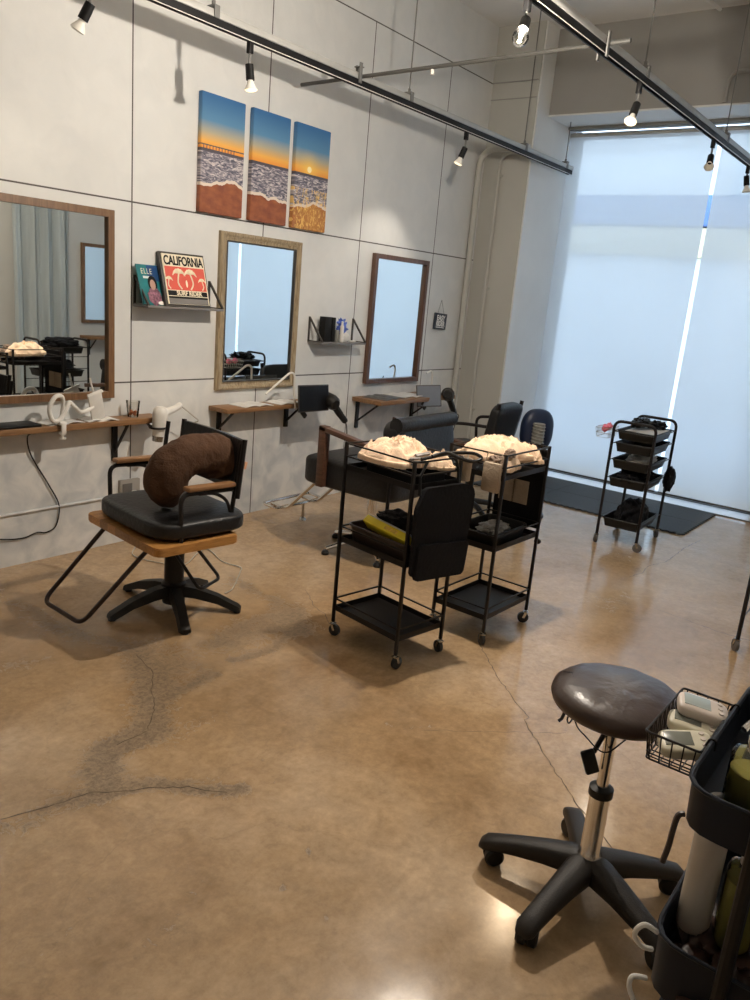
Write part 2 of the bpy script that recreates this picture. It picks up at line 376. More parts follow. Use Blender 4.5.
def floor_material():
    m = bpy.data.materials.new('polished_concrete'); m.use_nodes = True; nt = m.node_tree; N = nt.nodes; L = nt.links
    b = N['Principled BSDF']; geo = N.new('ShaderNodeNewGeometry')
    def nz(scale, det=8, rough=.6, dist=0.):
        n = N.new('ShaderNodeTexNoise'); n.inputs['Scale'].default_value = scale; n.inputs['Detail'].default_value = det
        n.inputs['Roughness'].default_value = rough; n.inputs['Distortion'].default_value = dist; L.new(geo.outputs['Position'], n.inputs['Vector']); return n.outputs['Fac']
    def ramp(f, stops):
        r = N.new('ShaderNodeValToRGB'); e = r.color_ramp.elements
        e[0].position, e[0].color = stops[0][0], (*stops[0][1], 1); e[1].position, e[1].color = stops[-1][0], (*stops[-1][1], 1)
        for p, c in stops[1:-1]: x = e.new(p); x.color = (*c, 1)
        L.new(f, r.inputs['Fac']); return r.outputs[0]
    def mix(f, a, c, mode='MIX'):
        n = N.new('ShaderNodeMix'); n.data_type = 'RGBA'; n.blend_type = mode
        if isinstance(f, float): n.inputs['Factor'].default_value = f
        else: L.new(f, n.inputs['Factor'])
        for k, v in (('A', a), ('B', c)):
            if isinstance(v, tuple): n.inputs[k].default_value = (*v, 1)
            else: L.new(v, n.inputs[k])
        return n.outputs['Result']
    def mth(op, a, c):
        n = N.new('ShaderNodeMath'); n.operation = op; n.use_clamp = True
        for i, v in enumerate((a, c)):
            if isinstance(v, (int, float)): n.inputs[i].default_value = v
            else: L.new(v, n.inputs[i])
        return n.outputs[0]
    big = nz(1.1, 6, .55, .8); mid = nz(4.5, 9, .65, .5); fine = nz(40, 6, .7)
    base = ramp(big, [(.32, (.36, .25, .14)), (.5, (.50, .375, .23)), (.68, (.60, .48, .33))])
    base = mix(.55, base, ramp(mid, [(.25, (.34, .27, .19)), (.75, (.57, .49, .385))]), 'MULTIPLY')
    gm = N.new('ShaderNodeMix'); gm.data_type = 'RGBA'; gm.blend_type = 'MULTIPLY'; gm.inputs['Factor'].default_value = 1.
    L.new(base, gm.inputs['A']); gm.inputs['B'].default_value = (1.02, 1.0, 1.02, 1); base = gm.outputs['Result']
    cl = nz(13, 10, .72, .4); base = mix(.55, base, ramp(cl, [(.32, (.36, .36, .36)), (.68, (.66, .66, .66))]), 'OVERLAY')
    base = mix(.30, base, ramp(fine, [(.3, (.35, .3, .25)), (.7, (.8, .78, .74))]), 'OVERLAY')
    at = N.new('ShaderNodeAttribute'); at.attribute_name = 'wear'
    st = mth('MULTIPLY', at.outputs['Fac'], 1.5)
    sm = N.new('ShaderNodeMapRange'); sm.inputs['From Min'].default_value = .30; sm.inputs['From Max'].default_value = .75
    blot = nz(24, 9, .75, 1.2); L.new(blot, sm.inputs['Value'])
    def lin(a, m_, c_, cl=False):
        n = N.new('ShaderNodeMath'); n.operation = 'MULTIPLY_ADD'; n.use_clamp = cl
        if isinstance(a, (int, float)): n.inputs[0].default_value = a
        else: L.new(a, n.inputs[0])
        n.inputs[1].default_value = m_
        if isinstance(c_, (int, float)): n.inputs[2].default_value = c_
        else: L.new(c_, n.inputs[2])
        return n.outputs[0]
    wear = lin(lin(at.outputs['Fac'], 1.6, lin(blot, 3.6, -2.45)), 1.3, 0., True)
    sg = nz(55, 9, .8, .6); wcol = ramp(sg, [(.40, (.085, .054, .030)), (.60, (.31, .225, .14))])
    base = mix(mth('MULTIPLY', wear, .85), base, wcol)
    soft_ = lin(at.outputs['Fac'], .22, 0., True); base = mix(soft_, base, (.17, .12, .07))
    # fine random hairlines
    vo = N.new('ShaderNodeTexVoronoi'); vo.feature = 'DISTANCE_TO_EDGE'; vo.inputs['Scale'].default_value = .9
    wn = N.new('ShaderNodeTexNoise'); wn.inputs['Scale'].default_value = 3.; wn.inputs['Detail'].default_value = 7
    L.new(geo.outputs['Position'], wn.inputs['Vector'])
    va = N.new('ShaderNodeVectorMath'); va.operation = 'ADD'; L.new(geo.outputs['Position'], va.inputs[0])
    vs = N.new('ShaderNodeVectorMath'); vs.operation = 'SCALE'; vs.inputs['Scale'].default_value = .35; L.new(wn.outputs['Color'], vs.inputs[0]); L.new(vs.outputs[0], va.inputs[1])
    L.new(va.outputs[0], vo.inputs['Vector'])
    hl = N.new('ShaderNodeMapRange'); hl.inputs['From Min'].default_value = .0; hl.inputs['From Max'].default_value = .0035; hl.inputs['To Min'].default_value = .14; hl.inputs['To Max'].default_value = 0.
    L.new(vo.outputs['Distance'], hl.inputs['Value'])
    base = mix(hl.outputs[0], base, (.13, .10, .07))
    L.new(base, b.inputs['Base Color'])
    rr = N.new('ShaderNodeMapRange'); rr.inputs['From Min'].default_value = .3; rr.inputs['From Max'].default_value = .7; rr.inputs['To Min'].default_value = .11; rr.inputs['To Max'].default_value = .22
    L.new(mid, rr.inputs['Value'])
    ra = N.new('ShaderNodeMath'); ra.operation = 'ADD'; ra.use_clamp = True; L.new(rr.outputs[0], ra.inputs[0]); L.new(mth('MULTIPLY', wear, .3), ra.inputs[1])
    L.new(ra.outputs[0], b.inputs['Roughness']); b.inputs['Specular IOR Level'].default_value = .6
    bp = N.new('ShaderNodeBump'); bp.inputs['Strength'].default_value = .04; bp.inputs['Distance'].default_value = .003
    L.new(mid, bp.inputs['Height']); L.new(bp.outputs[0], b.inputs['Normal'])
    return m
M['floor'] = floor_material()
M['crack'] = mat('crack_dark', (.09, .065, .045), .8)

def build_floor():
    xs = [XL, -3., -2.4] + [-2.1+.02*i for i in range(0, 231)] + [2.6+.1*i for i in range(0, 15)]
    ys = [YB, -3.8, -3.4] + [-3.1+.02*i for i in range(0, 156)]
    me = bpy.data.meshes.new('floor'); nx, ny = len(xs), len(ys)
    vs = [(x, y, 0.) for x in xs for y in ys]
    fs = [(i*ny+j, (i+1)*ny+j, (i+1)*ny+j+1, i*ny+j+1) for i in range(nx-1) for j in range(ny-1)]
    me.from_pydata(vs, [], fs)
    at = me.attributes.new('wear', 'FLOAT', 'POINT'); val = [0.]*len(vs)
    for poly, w, k in STAINS+JOINTS:
        x0 = min(p[0] for p in poly)-w*2.5; x1 = max(p[0] for p in poly)+w*2.5; y0 = min(p[1] for p in poly)-w*2.5; y1 = max(p[1] for p in poly)+w*2.5
        for i, x in enumerate(xs):
            if x < x0 or x > x1: continue
            for j, y in enumerate(ys):
                if y < y0 or y > y1: continue
                q = (x+.05*noise.noise((x*6, y*6, 3.)), y+.05*noise.noise((x*6, y*6, 9.)))
                w_ = w; w = w*.8 if w_ > .02 else w
                if w_ < .02: q = (x, y)
                d = min(seg_dist(q, a, b) for a, b in zip(poly, poly[1:]))
                f = max(0., 1-(d/(w*2.1 if w_ > .02 else max(w, .014)))); w = w_
                idx = i*ny+j; val[idx] = min(1., val[idx] + f*k*.8)
    at.data.foreach_set('value', val)
    me.materials.append(M['floor']); me.materials.append(M['crack'])
    # cracks: hairline strips lying in the slab surface
    bm = bmesh.new(); bm.from_mesh(me)
    rnd = random.Random(3)
    for poly, w in CRACKS:
        pts = []
        for a, b in zip(poly, poly[1:]):
            n = max(2, int(math.hypot(b[0]-a[0], b[1]-a[1])/.02))
            for k in range(n): t = k/n; pts.append((a[0]*(1-t)+b[0]*t+rnd.uniform(-.004, .004), a[1]*(1-t)+b[1]*t+rnd.uniform(-.004, .004)))
        pts.append(poly[-1]); L_, R_ = [], []
        for i, p in enumerate(pts):
            a = pts[max(0, i-1)]; b = pts[min(len(pts)-1, i+1)]; dx, dy = b[0]-a[0], b[1]-a[1]; l = math.hypot(dx, dy) or 1; ww = w*rnd.uniform(.35, 1.)*(.6 if i in (0, len(pts)-1) else 1)
            L_.append(bm.verts.new((p[0]-dy/l*ww, p[1]+dx/l*ww, .0006))); R_.append(bm.verts.new((p[0]+dy/l*ww, p[1]-dx/l*ww, .0006)))
        for i in range(len(pts)-1):
            f = bm.faces.new((L_[i], R_[i], R_[i+1], L_[i+1])); f.material_index = 1
    bm.to_mesh(me); bm.free()
    o = bpy.data.objects.new('floor', me); COL.objects.link(o); tag(o, kind='structure')
build_floor()
struct('floor.001', MB().box((XW+.31, (YB)/2, -.02), (.62, -YB, .04)), M['floor'])

def boxes(name, lst, m):
    b = MB()
    for c, s in lst: b.box(c, s)
    return struct(name, b, m)
boxes('wall_left', [((-.08, .1, ZC/2), (-2*XL-.2, .2, ZC))], M['wall'])
boxes('wall_right', [((0, YB-.1, ZC/2), (8.6, .2, ZC))], M['plaster'])
boxes('wall_back', [((XL-.1, YB/2, ZC/2), (.2, -YB+.4, ZC))], M['plaster'])
boxes('ceiling', [((.1, YB/2, ZC+.1), (9.2, -YB+.4, .2))], M['ceiling'])
# column in the corner beside the window: its reveal is painted paler for the light from the blinds
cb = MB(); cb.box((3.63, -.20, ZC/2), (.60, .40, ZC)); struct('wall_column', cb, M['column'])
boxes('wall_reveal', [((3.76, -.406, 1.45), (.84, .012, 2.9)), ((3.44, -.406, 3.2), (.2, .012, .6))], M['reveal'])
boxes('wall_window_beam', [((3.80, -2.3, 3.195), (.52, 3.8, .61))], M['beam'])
boxes('trim_1', [((3.80, -2.3, 2.886), (.56, 3.79, .012))], M['reveal'])
boxes('trim_2', [((3.32, -.20, 3.10), (.012, .395, .006)), ((3.325, -.20, 2.98), (.012, .395, .005))], M['beam'])
boxes('baseboard_window', [((4.12, -2.3, .006), (.10, 3.8, .012)), ((3.825, -2.3, .004), (.010, 3.8, .008))], M['grey_steel'])
boxes('floor_light_strip', [((3.95, -2.3, .002), (.24, 3.8, .006))], mat('daylit_floor', (.62, .63, .64), .35))  # daylight leaking under the blinds, painted as a paler floor strip
# window: frame, mullions and panes behind the blinds
wf = MB()
for y in (-.43, -2.35, -4.17): wf.box((4.12, y, 1.46), (.07, .06, 2.84), bev=.004)
for z, hh in ((.012, .02), (2.85, .05)): wf.box((4.12, -2.3, z), (.06, 3.7, hh), bev=.004)
w = struct('window_1', wf, M['grey_steel'])
MB().box((4.12, -2.3, 1.46), (.008, 3.72, 2.78)).build('window_pane', M['glass'], w)

# ceiling conduit and beam conduit
def fixed(name, mb, m, label, cat, group=None): return tag(mb.build(name, m), label, cat, group)
fixed('conduit', MB().tube(fillet([(3.215, -.028, .02), (3.215, -.028, 2.60), (3.215, -.45, 2.60), (3.50, -.45, 2.60)][:3], .14, 8), .024, 12),
      M['column'], 'thick painted pipe rising up the mirror wall beside the corner column', 'pipe')
pc = MB().tube(fillet([(3.31, -.155, .02), (3.31, -.155, 2.59), (3.31, -.42, 2.59)], .11, 8), .014, 10)
for z in (.55, 1.55, 2.42): pc.box((3.318, -.155, z), (.022, .06, .015))
fixed('conduit', pc, M['column'], 'slim painted pipe on the dark face of the corner column', 'pipe')
fixed('conduit', MB().tube(fillet([(3.52, -1.73, 2.90), (3.52, -1.73, 3.09), (3.52, -2.4, 3.09)], .08, 8), .014, 10), M['beam'],
      'grey pipe curving along the concrete beam above the window', 'pipe')
fixed('conduit', MB().tube([(3.5, -1.60, 3.478), (2.9, -1.50, 3.478), (1.5, -1.5, 3.478)], .012, 8), M['ceiling'], 'thin pipe running across the ceiling near the window beam', 'pipe')
fixed('conduit', MB().tube([(-4.1, -.008, .264), (-.09, -.006, .264)], .007, 10), M['wall'], 'painted pipe running low along the mirror wall to the power outlet', 'pipe')

# ---------------------------------------------------------------- blinds
BL = []
for y0, y1, lab in ((-.435, -1.618, 'pale roller blind beside the corner column'), (-1.648, -3.46, 'pale roller blind right of the bright vertical gap'), (-3.50, -4.16, 'narrow pale roller blind at the far end of the window wall')):
    t = thing('roller_blind', lab, 'blind', (3.94, (y0+y1)/2, 0), 0)
    w = y0-y1
    def f(u, v, w=w):
        y = (u-.5)*w; z = .055+v*2.755
        return V3((.008*math.sin(u*9+v*1.5)*(.3+.7*(1-v))*.35, y, z))
    o = MB().grid(f, 16, 20).build('blind_fabric', M['blind'], t)
    MB().tube([(.0, -w/2, .052), (.0, w/2, .052)], .008, 8).build('bottom_bar', M['frame_black'], t)
    MB().tube([(.02, -w/2-.01, 2.825), (.02, w/2+.01, 2.825)], .02, 12).build('roller', M['channel'], t)
fixed('blind_headbox', MB().box((3.90, -2.3, 2.868), (.05, 3.74, .022), bev=.003), M['greybrown'], 'thin grey head rail fixed under the beam above the roller blinds', 'rail')

# outside, seen softly through the blinds
tag(MB().box((11, -2, -.16), (13.8, 26, .3)).build('ground', mat('paving', (.5, .52, .56), .8, scale=.6)), kind='structure')
bt = thing('building', 'pale shop building across the street behind the blinds', 'building', (9.5, -2, 0))
MB().box((1.5, 0, 3.0), (2, 30, 6.1), bev=.02).build('facade', mat('facade_pale', (.66, .66, .66), .8, scale=.7), bt)
MB().box((.40, 0, 2.99), (.25, 30, .43), bev=.02).build('fascia_sign', mat('fascia_blue', (.06, .11, .24), .5, scale=.6), bt)
MB().box((.42, 0, 2.55), (.20, 30, .42), bev=.02).build('lintel', mat('lintel_tan', (.46, .38, .24), .8, scale=.7), bt)

# ---------------------------------------------------------------- floor mat by the window
mp_ = []
def scal(x0, y0, x1, y1, n):
    out = []
    for k in range(n):
        t = k/n; out.append((x0+(x1-x0)*t, y0+(y1-y0)*t, 0))
        t = (k+.5)/n; dx, dy = (x1-x0), (y1-y0); l = math.hypot(dx, dy)
        out.append((x0+dx*t+dy/l*.018, y0+dy*t-dx/l*.018, 0))
    return out
pl = scal(2.96, -.45, 2.96, -2.14, 34)[::1] + scal(2.96, -2.14, 3.80, -2.14, 17) + [(3.80, -2.14, 0), (3.80, -.45, 0)]
mb = MB(); mb.prism([(p[0], p[1]) for p in pl], (0, 0, 0), (1, 0, 0), (0, 1, 0), .012)
ft = tag(mb.build('floor_mat', M['mat_rubber']), 'dark grey interlocking foam mat with scalloped edge lying under the blinds', 'mat')
js = MB()
for y in (-1.0, -1.56): js.box((3.37, y, .0123), (.80, .006, .001))
js.box((3.38, -1.3, .0123), (.006, 1.66, .001))
js.build('joint', M['rubber'], ft)

# ---------------------------------------------------------------- mirrors and canvases on the wall
def wall_mirror(name, x0, x1, z0, z1, fw, dep, mkey, label, prof='flat', y=0., face=-1):
    t = thing(name, label, 'mirror', ((x0+x1)/2, y, (z0+z1)/2), 0 if face < 0 else PI)
    w = (x1-x0)/2; h = (z1-z0)/2; mb = MB()
    if prof == 'flat': P = [(0, 0), (0, dep), (fw, dep), (fw, 0)]
    else: P = [(0, 0), (0, dep*.75), (fw*.15, dep), (fw*.35, dep*.95), (fw*.55, dep*.7), (fw*.75, dep*.6), (fw*.85, dep*.7), (fw, dep*.5), (fw, 0)]
    rings = []
    for (sx, sz) in ((-1, -1), (1, -1), (1, 1), (-1, 1)):
        rings.append([mb.bm.verts.new((sx*(w-a), -b, sz*(h-a))) for a, b in P])
    for i in range(4):
        a, b = rings[i], rings[(i+1) % 4]
        for k in range(len(P)): mb.bm.faces.new((a[k], a[(k+1) % len(P)], b[(k+1) % len(P)], b[k]))
    mb.build('mirror_frame', M[mkey], t, smooth=25)
    MB().box((0, -dep*.3, 0), (2*(w-fw)+.006, .004, 2*(h-fw)+.006)).build('mirror_glass', M['mirror'], t)
    return t
wall_mirror('wall_mirror', -1.06, -.118, .80, 1.714, .034, .028, 'frame_wood', 'wide brown wood framed mirror above the long desk at far left')
g = wall_mirror('wall_mirror', .570, 1.232, .806, 1.698, .052, .030, 'gilt_frame', 'weathered gilt framed mirror between the two small wall shelves', 'ornate')
gb = MB()
w, h = .331-.050, .446-.050
for sx, sz, l, v in ((0, 1, w*2, 0), (0, -1, w*2, 0), (1, 0, h*2, 1), (-1, 0, h*2, 1)):
    gb.box((sx*w, -.016, sz*h), ((.008 if v else l), .012, (l if v else .008)))
gb.build('inner_edge', M['frame_black'], g)
wall_mirror('wall_mirror', 1.975, 2.645, .795, 1.705, .032, .034, 'dark_frame_wood', 'dark wood framed mirror beside the little hanging sign')
wall_mirror('wall_mirror', 2.37, 3.06, .86, 1.68, .035, .03, 'frame_wood', 'framed mirror on the opposite wall, seen inside the largest mirror', y=YB, face=1)

def canvas_material(which):
    m = bpy.data.materials.new('beach_print'); m.use_nodes = True; nt = m.node_tree; N = nt.nodes; L = nt.links
    b = N['Principled BSDF']; uv = N.new('ShaderNodeUVMap'); uv.uv_map = 'UVMap'; sx = N.new('ShaderNodeSeparateXYZ'); L.new(uv.outputs[0], sx.inputs[0])
    def mth(op, *a, clamp=False):
        n = N.new('ShaderNodeMath'); n.operation = op; n.use_clamp = clamp
        for i, v in enumerate(a):
            if isinstance(v, (int, float)): n.inputs[i].default_value = v
            else: L.new(v, n.inputs[i])
        return n.outputs[0]
    def ramp(f, stops):
        r = N.new('ShaderNodeValToRGB'); e = r.color_ramp.elements
        e[0].position, e[0].color = stops[0][0], (*stops[0][1], 1); e[1].position, e[1].color = stops[-1][0], (*stops[-1][1], 1)
        for p, c in stops[1:-1]: x = e.new(p); x.color = (*c, 1)
        L.new(f, r.inputs['Fac']); return r.outputs[0]
    def mix(f, a, c):
        n = N.new('ShaderNodeMix'); n.data_type = 'RGBA'
        L.new(f, n.inputs['Factor'])
        for k, v in (('A', a), ('B', c)):
            if isinstance(v, tuple): n.inputs[k].default_value = (*v, 1)
            else: L.new(v, n.inputs[k])
        return n.outputs['Result']
    U, V = sx.outputs[0], sx.outputs[1]       # U 0..3 across the three canvases, V 0..1 upward
    def nz(scale, st=(1, 1, 1), det=6, dist=0.):
        mp = N.new('ShaderNodeMapping'); mp.inputs['Scale'].default_value = st; L.new(uv.outputs[0], mp.inputs[0])
        n = N.new('ShaderNodeTexNoise'); n.inputs['Scale'].default_value = scale; n.inputs['Detail'].default_value = det; n.inputs['Distortion'].default_value = dist
        L.new(mp.outputs[0], n.inputs['Vector']); return n.outputs['Fac']
    sky = ramp(V, [(.53, (.80, .28, .03)), (.60, (.82, .42, .08)), (.68, (.42, .38, .27)), (.78, (.10, .25, .42)), (1., (.03, .13, .32))])
    du = mth('SUBTRACT', U, 2.42); dv = mth('MULTIPLY', mth('SUBTRACT', V, .585), 2.)
    ds = mth('SQRT', mth('ADD', mth('MULTIPLY', du, du), mth('MULTIPLY', dv, dv)))
    glow = mth('SUBTRACT', 1., mth('DIVIDE', ds, .42), clamp=True)
    sky = mix(mth('MULTIPLY', glow, glow), sky, (.95, .62, .12))
    sky = mix(mth('LESS_THAN', ds, .06), sky, (1., .85, .45))
    foam = nz(9, (1., 7, 1), 10, 1.2)
    sea = ramp(foam, [(.36, (.07, .07, .10)), (.48, (.17, .16, .20)), (.56, (.38, .34, .37)), (.64, (.66, .60, .58))])
    sand = ramp(nz(5, (1, 3, 1)), [(.3, (.20, .055, .025)), (.7, (.34, .11, .04))])
    # golden glare on the wet sand of the right canvas
    gl = mth('MULTIPLY', mth('SUBTRACT', 1., mth('ABSOLUTE', mth('SUBTRACT', mth('SUBTRACT', U, 2.25), mth('MULTIPLY', mth('SUBTRACT', .5, V), .9))), clamp=True), mth('GREATER_THAN', U, 2.))
    sand = mix(mth('MULTIPLY', gl, .7), sand, (.60, .27, .05))
    shore = mth('ADD', mth('ADD', .24, mth('MULTIPLY', mth('SUBTRACT', nz(2.2, (1, .2, 1), 3), .5), .22)), mth('MULTIPLY', mth('SINE', mth('MULTIPLY', U, 2.4)), .03))
    issea = mth('GREATER_THAN', V, shore)
    edge = mth('LESS_THAN', mth('ABSOLUTE', mth('SUBTRACT', V, mth('ADD', shore, .012))), .014)
    low = mix(issea, sand, sea); low = mix(edge, low, (.72, .62, .52))
    streak = mth('MULTIPLY', mth('GREATER_THAN', nz(7, (3.5, 1.6, 1), 8, 2.), .55), mth('MULTIPLY', mth('GREATER_THAN', U, 2.), mth('LESS_THAN', V, .40)))
    low = mix(mth('MULTIPLY', streak, .8), low, (.85, .55, .16))
    horizon = mth('LESS_THAN', V, .535)
    col = mix(horizon, sky, low)
    # pier: deck line and posts on the left canvas
    deck = mth('MULTIPLY', mth('LESS_THAN', mth('ABSOLUTE', mth('SUBTRACT', V, .572)), .005), mth('LESS_THAN', U, 1.))
    posts = mth('MULTIPLY', mth('MULTIPLY', mth('LESS_THAN', mth('FRACT', mth('MULTIPLY', U, 15.)), .25), mth('LESS_THAN', mth('ABSOLUTE', mth('SUBTRACT', V, .553)), .018)), mth('LESS_THAN', U, .75))
    rk = mth('LESS_THAN', mth('ABSOLUTE', mth('SUBTRACT', V, .530)), .012)
    for k in (deck, posts, rk): col = mix(k, col, (.08, .07, .09))
    L.new(col, b.inputs['Base Color']); b.inputs['Roughness'].default_value = .55
    return m
CM = canvas_material(0)
for i, (x0, x1, lab) in enumerate(((.402, .708, 'leftmost beach canvas print with the pier on its horizon'), (.768, 1.066, 'middle beach canvas print of surf and dark sand'), (1.118, 1.422, 'rightmost beach canvas print with the low setting sun'))):
    w = x1-x0; h = .592; zc = 2.073
    me = bpy.data.meshes.new('canvas_print'); bm = bmesh.new(); bmesh.ops.create_cube(bm, size=1.); bmesh.ops.scale(bm, vec=(w, .03, h), verts=bm.verts)
    bmesh.ops.bevel(bm, geom=bm.edges[:], offset=.003, segments=2, affect='EDGES')
    uvl = bm.loops.layers.uv.new('UVMap')
    for f in bm.faces:
        for l in f.loops: l[uvl].uv = (i+.02+.96*(l.vert.co.x/w+.5), l.vert.co.z/h+.5)
    bm.to_mesh(me); bm.free(); me.materials.append(CM)
    o = bpy.data.objects.new('canvas_print', me); COL.objects.link(o); o.location = ((x0+x1)/2, -.016, zc); tag(o, lab, 'picture', 'three beach canvases above the middle mirror')

# ---------------------------------------------------------------- small wall shelves
def wall_shelf(x0, x1, z, dep, hb, label):
    t = thing('wall_shelf', label, 'shelf', (x0, 0, z)); w = x1-x0
    MB().box((w/2, -dep/2-.001, -.006), (w, dep, .012), bev=.002).build('shelf_board', M['shelf_grey'], t)
    for x in (.006, w-.006):
        b = MB().box((x, -.005, hb/2), (.012, .008, hb)); b.beam((x, -.006, hb-.005), (x, -dep+.004, .004), .012, .008, up=(1, 0, 0)); b.box((x, -dep/2, .003), (.012, dep, .005))
        b.build('bracket', M['frame_black'], t)
    return t
wall_shelf(.010, .515, 1.276, .125, .145, 'grey wall shelf with triangle brackets holding the magazine and the California poster')
wall_shelf(1.355, 1.815, 1.098, .13, .155, 'grey wall shelf with black boxes and bottles between two mirrors')

# framed poster leaning on the shelf
R_ = math.radians
po = thing('framed_poster', 'framed California poster with coral palm trees leaning on the left wall shelf', 'poster', (.155, -.100, 1.2775))
po.rotation_euler = (R_(-16), 0, 0)
MB().box((.14, .012, .1425), (.30, .022, .285), bev=.002).build('poster_frame', M['frame_black'], po)
MB().box((.142, -.001, .143), (.276, .004, .262)).build('poster_paper', M['cream'], po)
MB().box((.142, -.0035, .148), (.262, .002, .122)).build('red_panel', M['red'], po)
palm = MB()
for cx, cz, s in ((.085, .165, 1.), (.185, .165, 1.), (.02, .135, .6), (.255, .135, .6)):
    sg = 1 if cx > .14 else -1
    palm.tube(smooth_path([(cx-sg*.02*s, -.005, .092), (cx+sg*.0*s, -.005, cz-.04*s), (cx-sg*.012*s, -.005, cz+.01*s)], 4), .0035*s+.001, 5)
    for k in range(8):
        a = PI*(.02+k/7*.96) ; l = .043*s
        c0 = V3((cx-sg*.012*s, -.005, cz+.012*s)); p1 = c0+V3((math.cos(a)*l*.6, 0, math.sin(a)*l*.5)); p2 = c0+V3((math.cos(a)*l, 0, math.sin(a)*l*.5-.016*s))
        palm.tube(smooth_path([c0, p1, p2], 4), [.0035*s, .0045*s, .005*s, .0055*s, .005*s, .0045*s, .004*s, .003*s, .0008][:9], 4)
palm.ball((.142, -.005, .122), (.007, .002, .02), 2)
palm.build('palm_trees', M['cream'], po)
MB().box((.142, -.0035, .070), (.262, .002, .026)).build('dark_band', M['ink'], po)
MB().box((.142, -.0035, .048), (.262, .002, .010)).build('dark_band', M['ink'], po)
MB().box((.142, -.0025, .028), (.262, .002, .030)).build('grey_band', M['shelf_grey'], po)
rt = (PI/2, 0, 0)
text('CALIFORNIA', .066, M['ink'], 'lettering', po, (.142, -.0045, .238), rt, sx=.72, bold=.0016, spacing=.95)
text('SURF RIDER', .034, M['cream'], 'lettering', po, (.150, -.006, .070), rt, sx=.95, bold=.0010)
# magazine
mg = thing('magazine', 'teal and blue magazine with a portrait cover standing on the left wall shelf', 'magazine', (.0, -.095, 1.2775))
mg.rotation_euler = (R_(-17), 0, R_(8))
MB().box((.085, .006, .104), (.150, .006, .208), bev=.001).build('magazine_cover', M['teal'], mg)
MB().box((.118, .0025, .165), (.080, .001, .080)).build('blue_corner', mat('blue_cover', (.02, .07, .20), .35, var=.3), mg)
MB().ball((.100, .0015, .112), (.032, .002, .040), 3).build('hair', M['ink'], mg)
MB().ball((.098, -.0005, .105), (.019, .002, .027), 3).build('face', M['skin'], mg)
MB().ball((.10, .0005, .045), (.045, .002, .045), 3, fn=lambda p: 1+.2*noise.noise(p*3)).build('dress', mat('dress', (.22, .10, .14), .5, var=.8, scale=60), mg)
MB().ball((.135, -.001, .012), (.024, .002, .010), 2).build('white_patch', M['white_ink'], mg)
text('ELLE', .040, M['cream'], 'lettering', mg, (.072, .0015, .172), rt, sx=.85, spacing=1.2)
MB().box((.078, .002, .143), (.07, .001, .012)).build('lettering', M['white_ink'], mg)

# hanging sign
hs = thing('hanging_sign', 'small black hanging sign with white lettering right of the dark framed mirror', 'sign', (2.905, -.012, 1.262), 0)
hs.rotation_euler = (0, R_(3), 0)
MB().box((0, 0, 0), (.175, .012, .125), bev=.002).build('sign_board', mat('sign_navy', (.035, .045, .065), .5), hs)
MB().tube([(-.045, 0, .062), (-.005, .005, .165), (.045, 0, .062)], .0015, 5).build('string', M['grey_steel'], hs)
text('EASY', .056, M['white_ink'], 'lettering', hs, (.0, -.0065, .024), rt, sx=.95, bold=.002)
text('RIDER', .056, M['white_ink'], 'lettering', hs, (.0, -.0065, -.020), rt, sx=.80, bold=.002)
MB().box((0, -.0065, -.048), (.12, .001, .007)).build('lettering', M['white_ink'], hs)

# things on the second shelf
fixed('product_box', MB().box((1.455, -.062, 1.179), (.066, .05, .160), bev=.003), M['ink'], 'tall black box standing on the right wall shelf', 'box', None)
fixed('product_box', MB().box((1.524, -.055, 1.178), (.028, .05, .158), bev=.003), M['ink'], 'slim black box right beside the tall black box on the shelf', 'box', None)
fixed('cosmetic_tube', MB().lathe([(0, 0), (.015, 0), (.016, .01), (.016, .07), (.012, .078), (0, .078)], (1.563, -.075, 1.099)), M['greybrown'], 'small grey tube standing before the blue ornament', 'bottle')
fixed('spray_bottle', MB().lathe([(0, 0), (.013, 0), (.013, .10), (.007, .115), (.007, .135), (0, .137)], (1.600, -.085, 1.099)), M['white_plastic'], 'slender white bottle in front of the blue ornament on the shelf', 'bottle')
orn = thing('coral_ornament', 'jagged blue and white ornament on the right wall shelf', 'ornament', (1.64, -.06, 1.0985))
rr = random.Random(5); cb_ = MB(); 
for k in range(16):
    a = rr.uniform(0, PI); p = V3((math.cos(a)*.03*rr.random()-.015, 0, .06+rr.random()*.07)); d = V3((math.cos(a)*.05, rr.uniform(-.01, .01), abs(math.sin(a))*.04)); cb_.tube([p, p+d*.6, p+d], [.014, .009, .001], 6)
cb_.ball((-.01, 0, .085), (.035, .018, .045), 3, fn=lambda p: 1+.35*noise.noise(p*3)); cb_.build('blue_crest', M['blue_ice'], orn)
MB().ball((.02, 0, .032), (.05, .022, .032), 3, fn=lambda p: 1+.35*noise.noise(p*2.5)).build('white_base', M['white_plastic'], orn)
fixed('hair_clip', MB().box((1.735, -.07, 1.104), (.06, .02, .010), bev=.003), M['white_plastic'], 'little white clip lying at the right end of the shelf', 'clip')

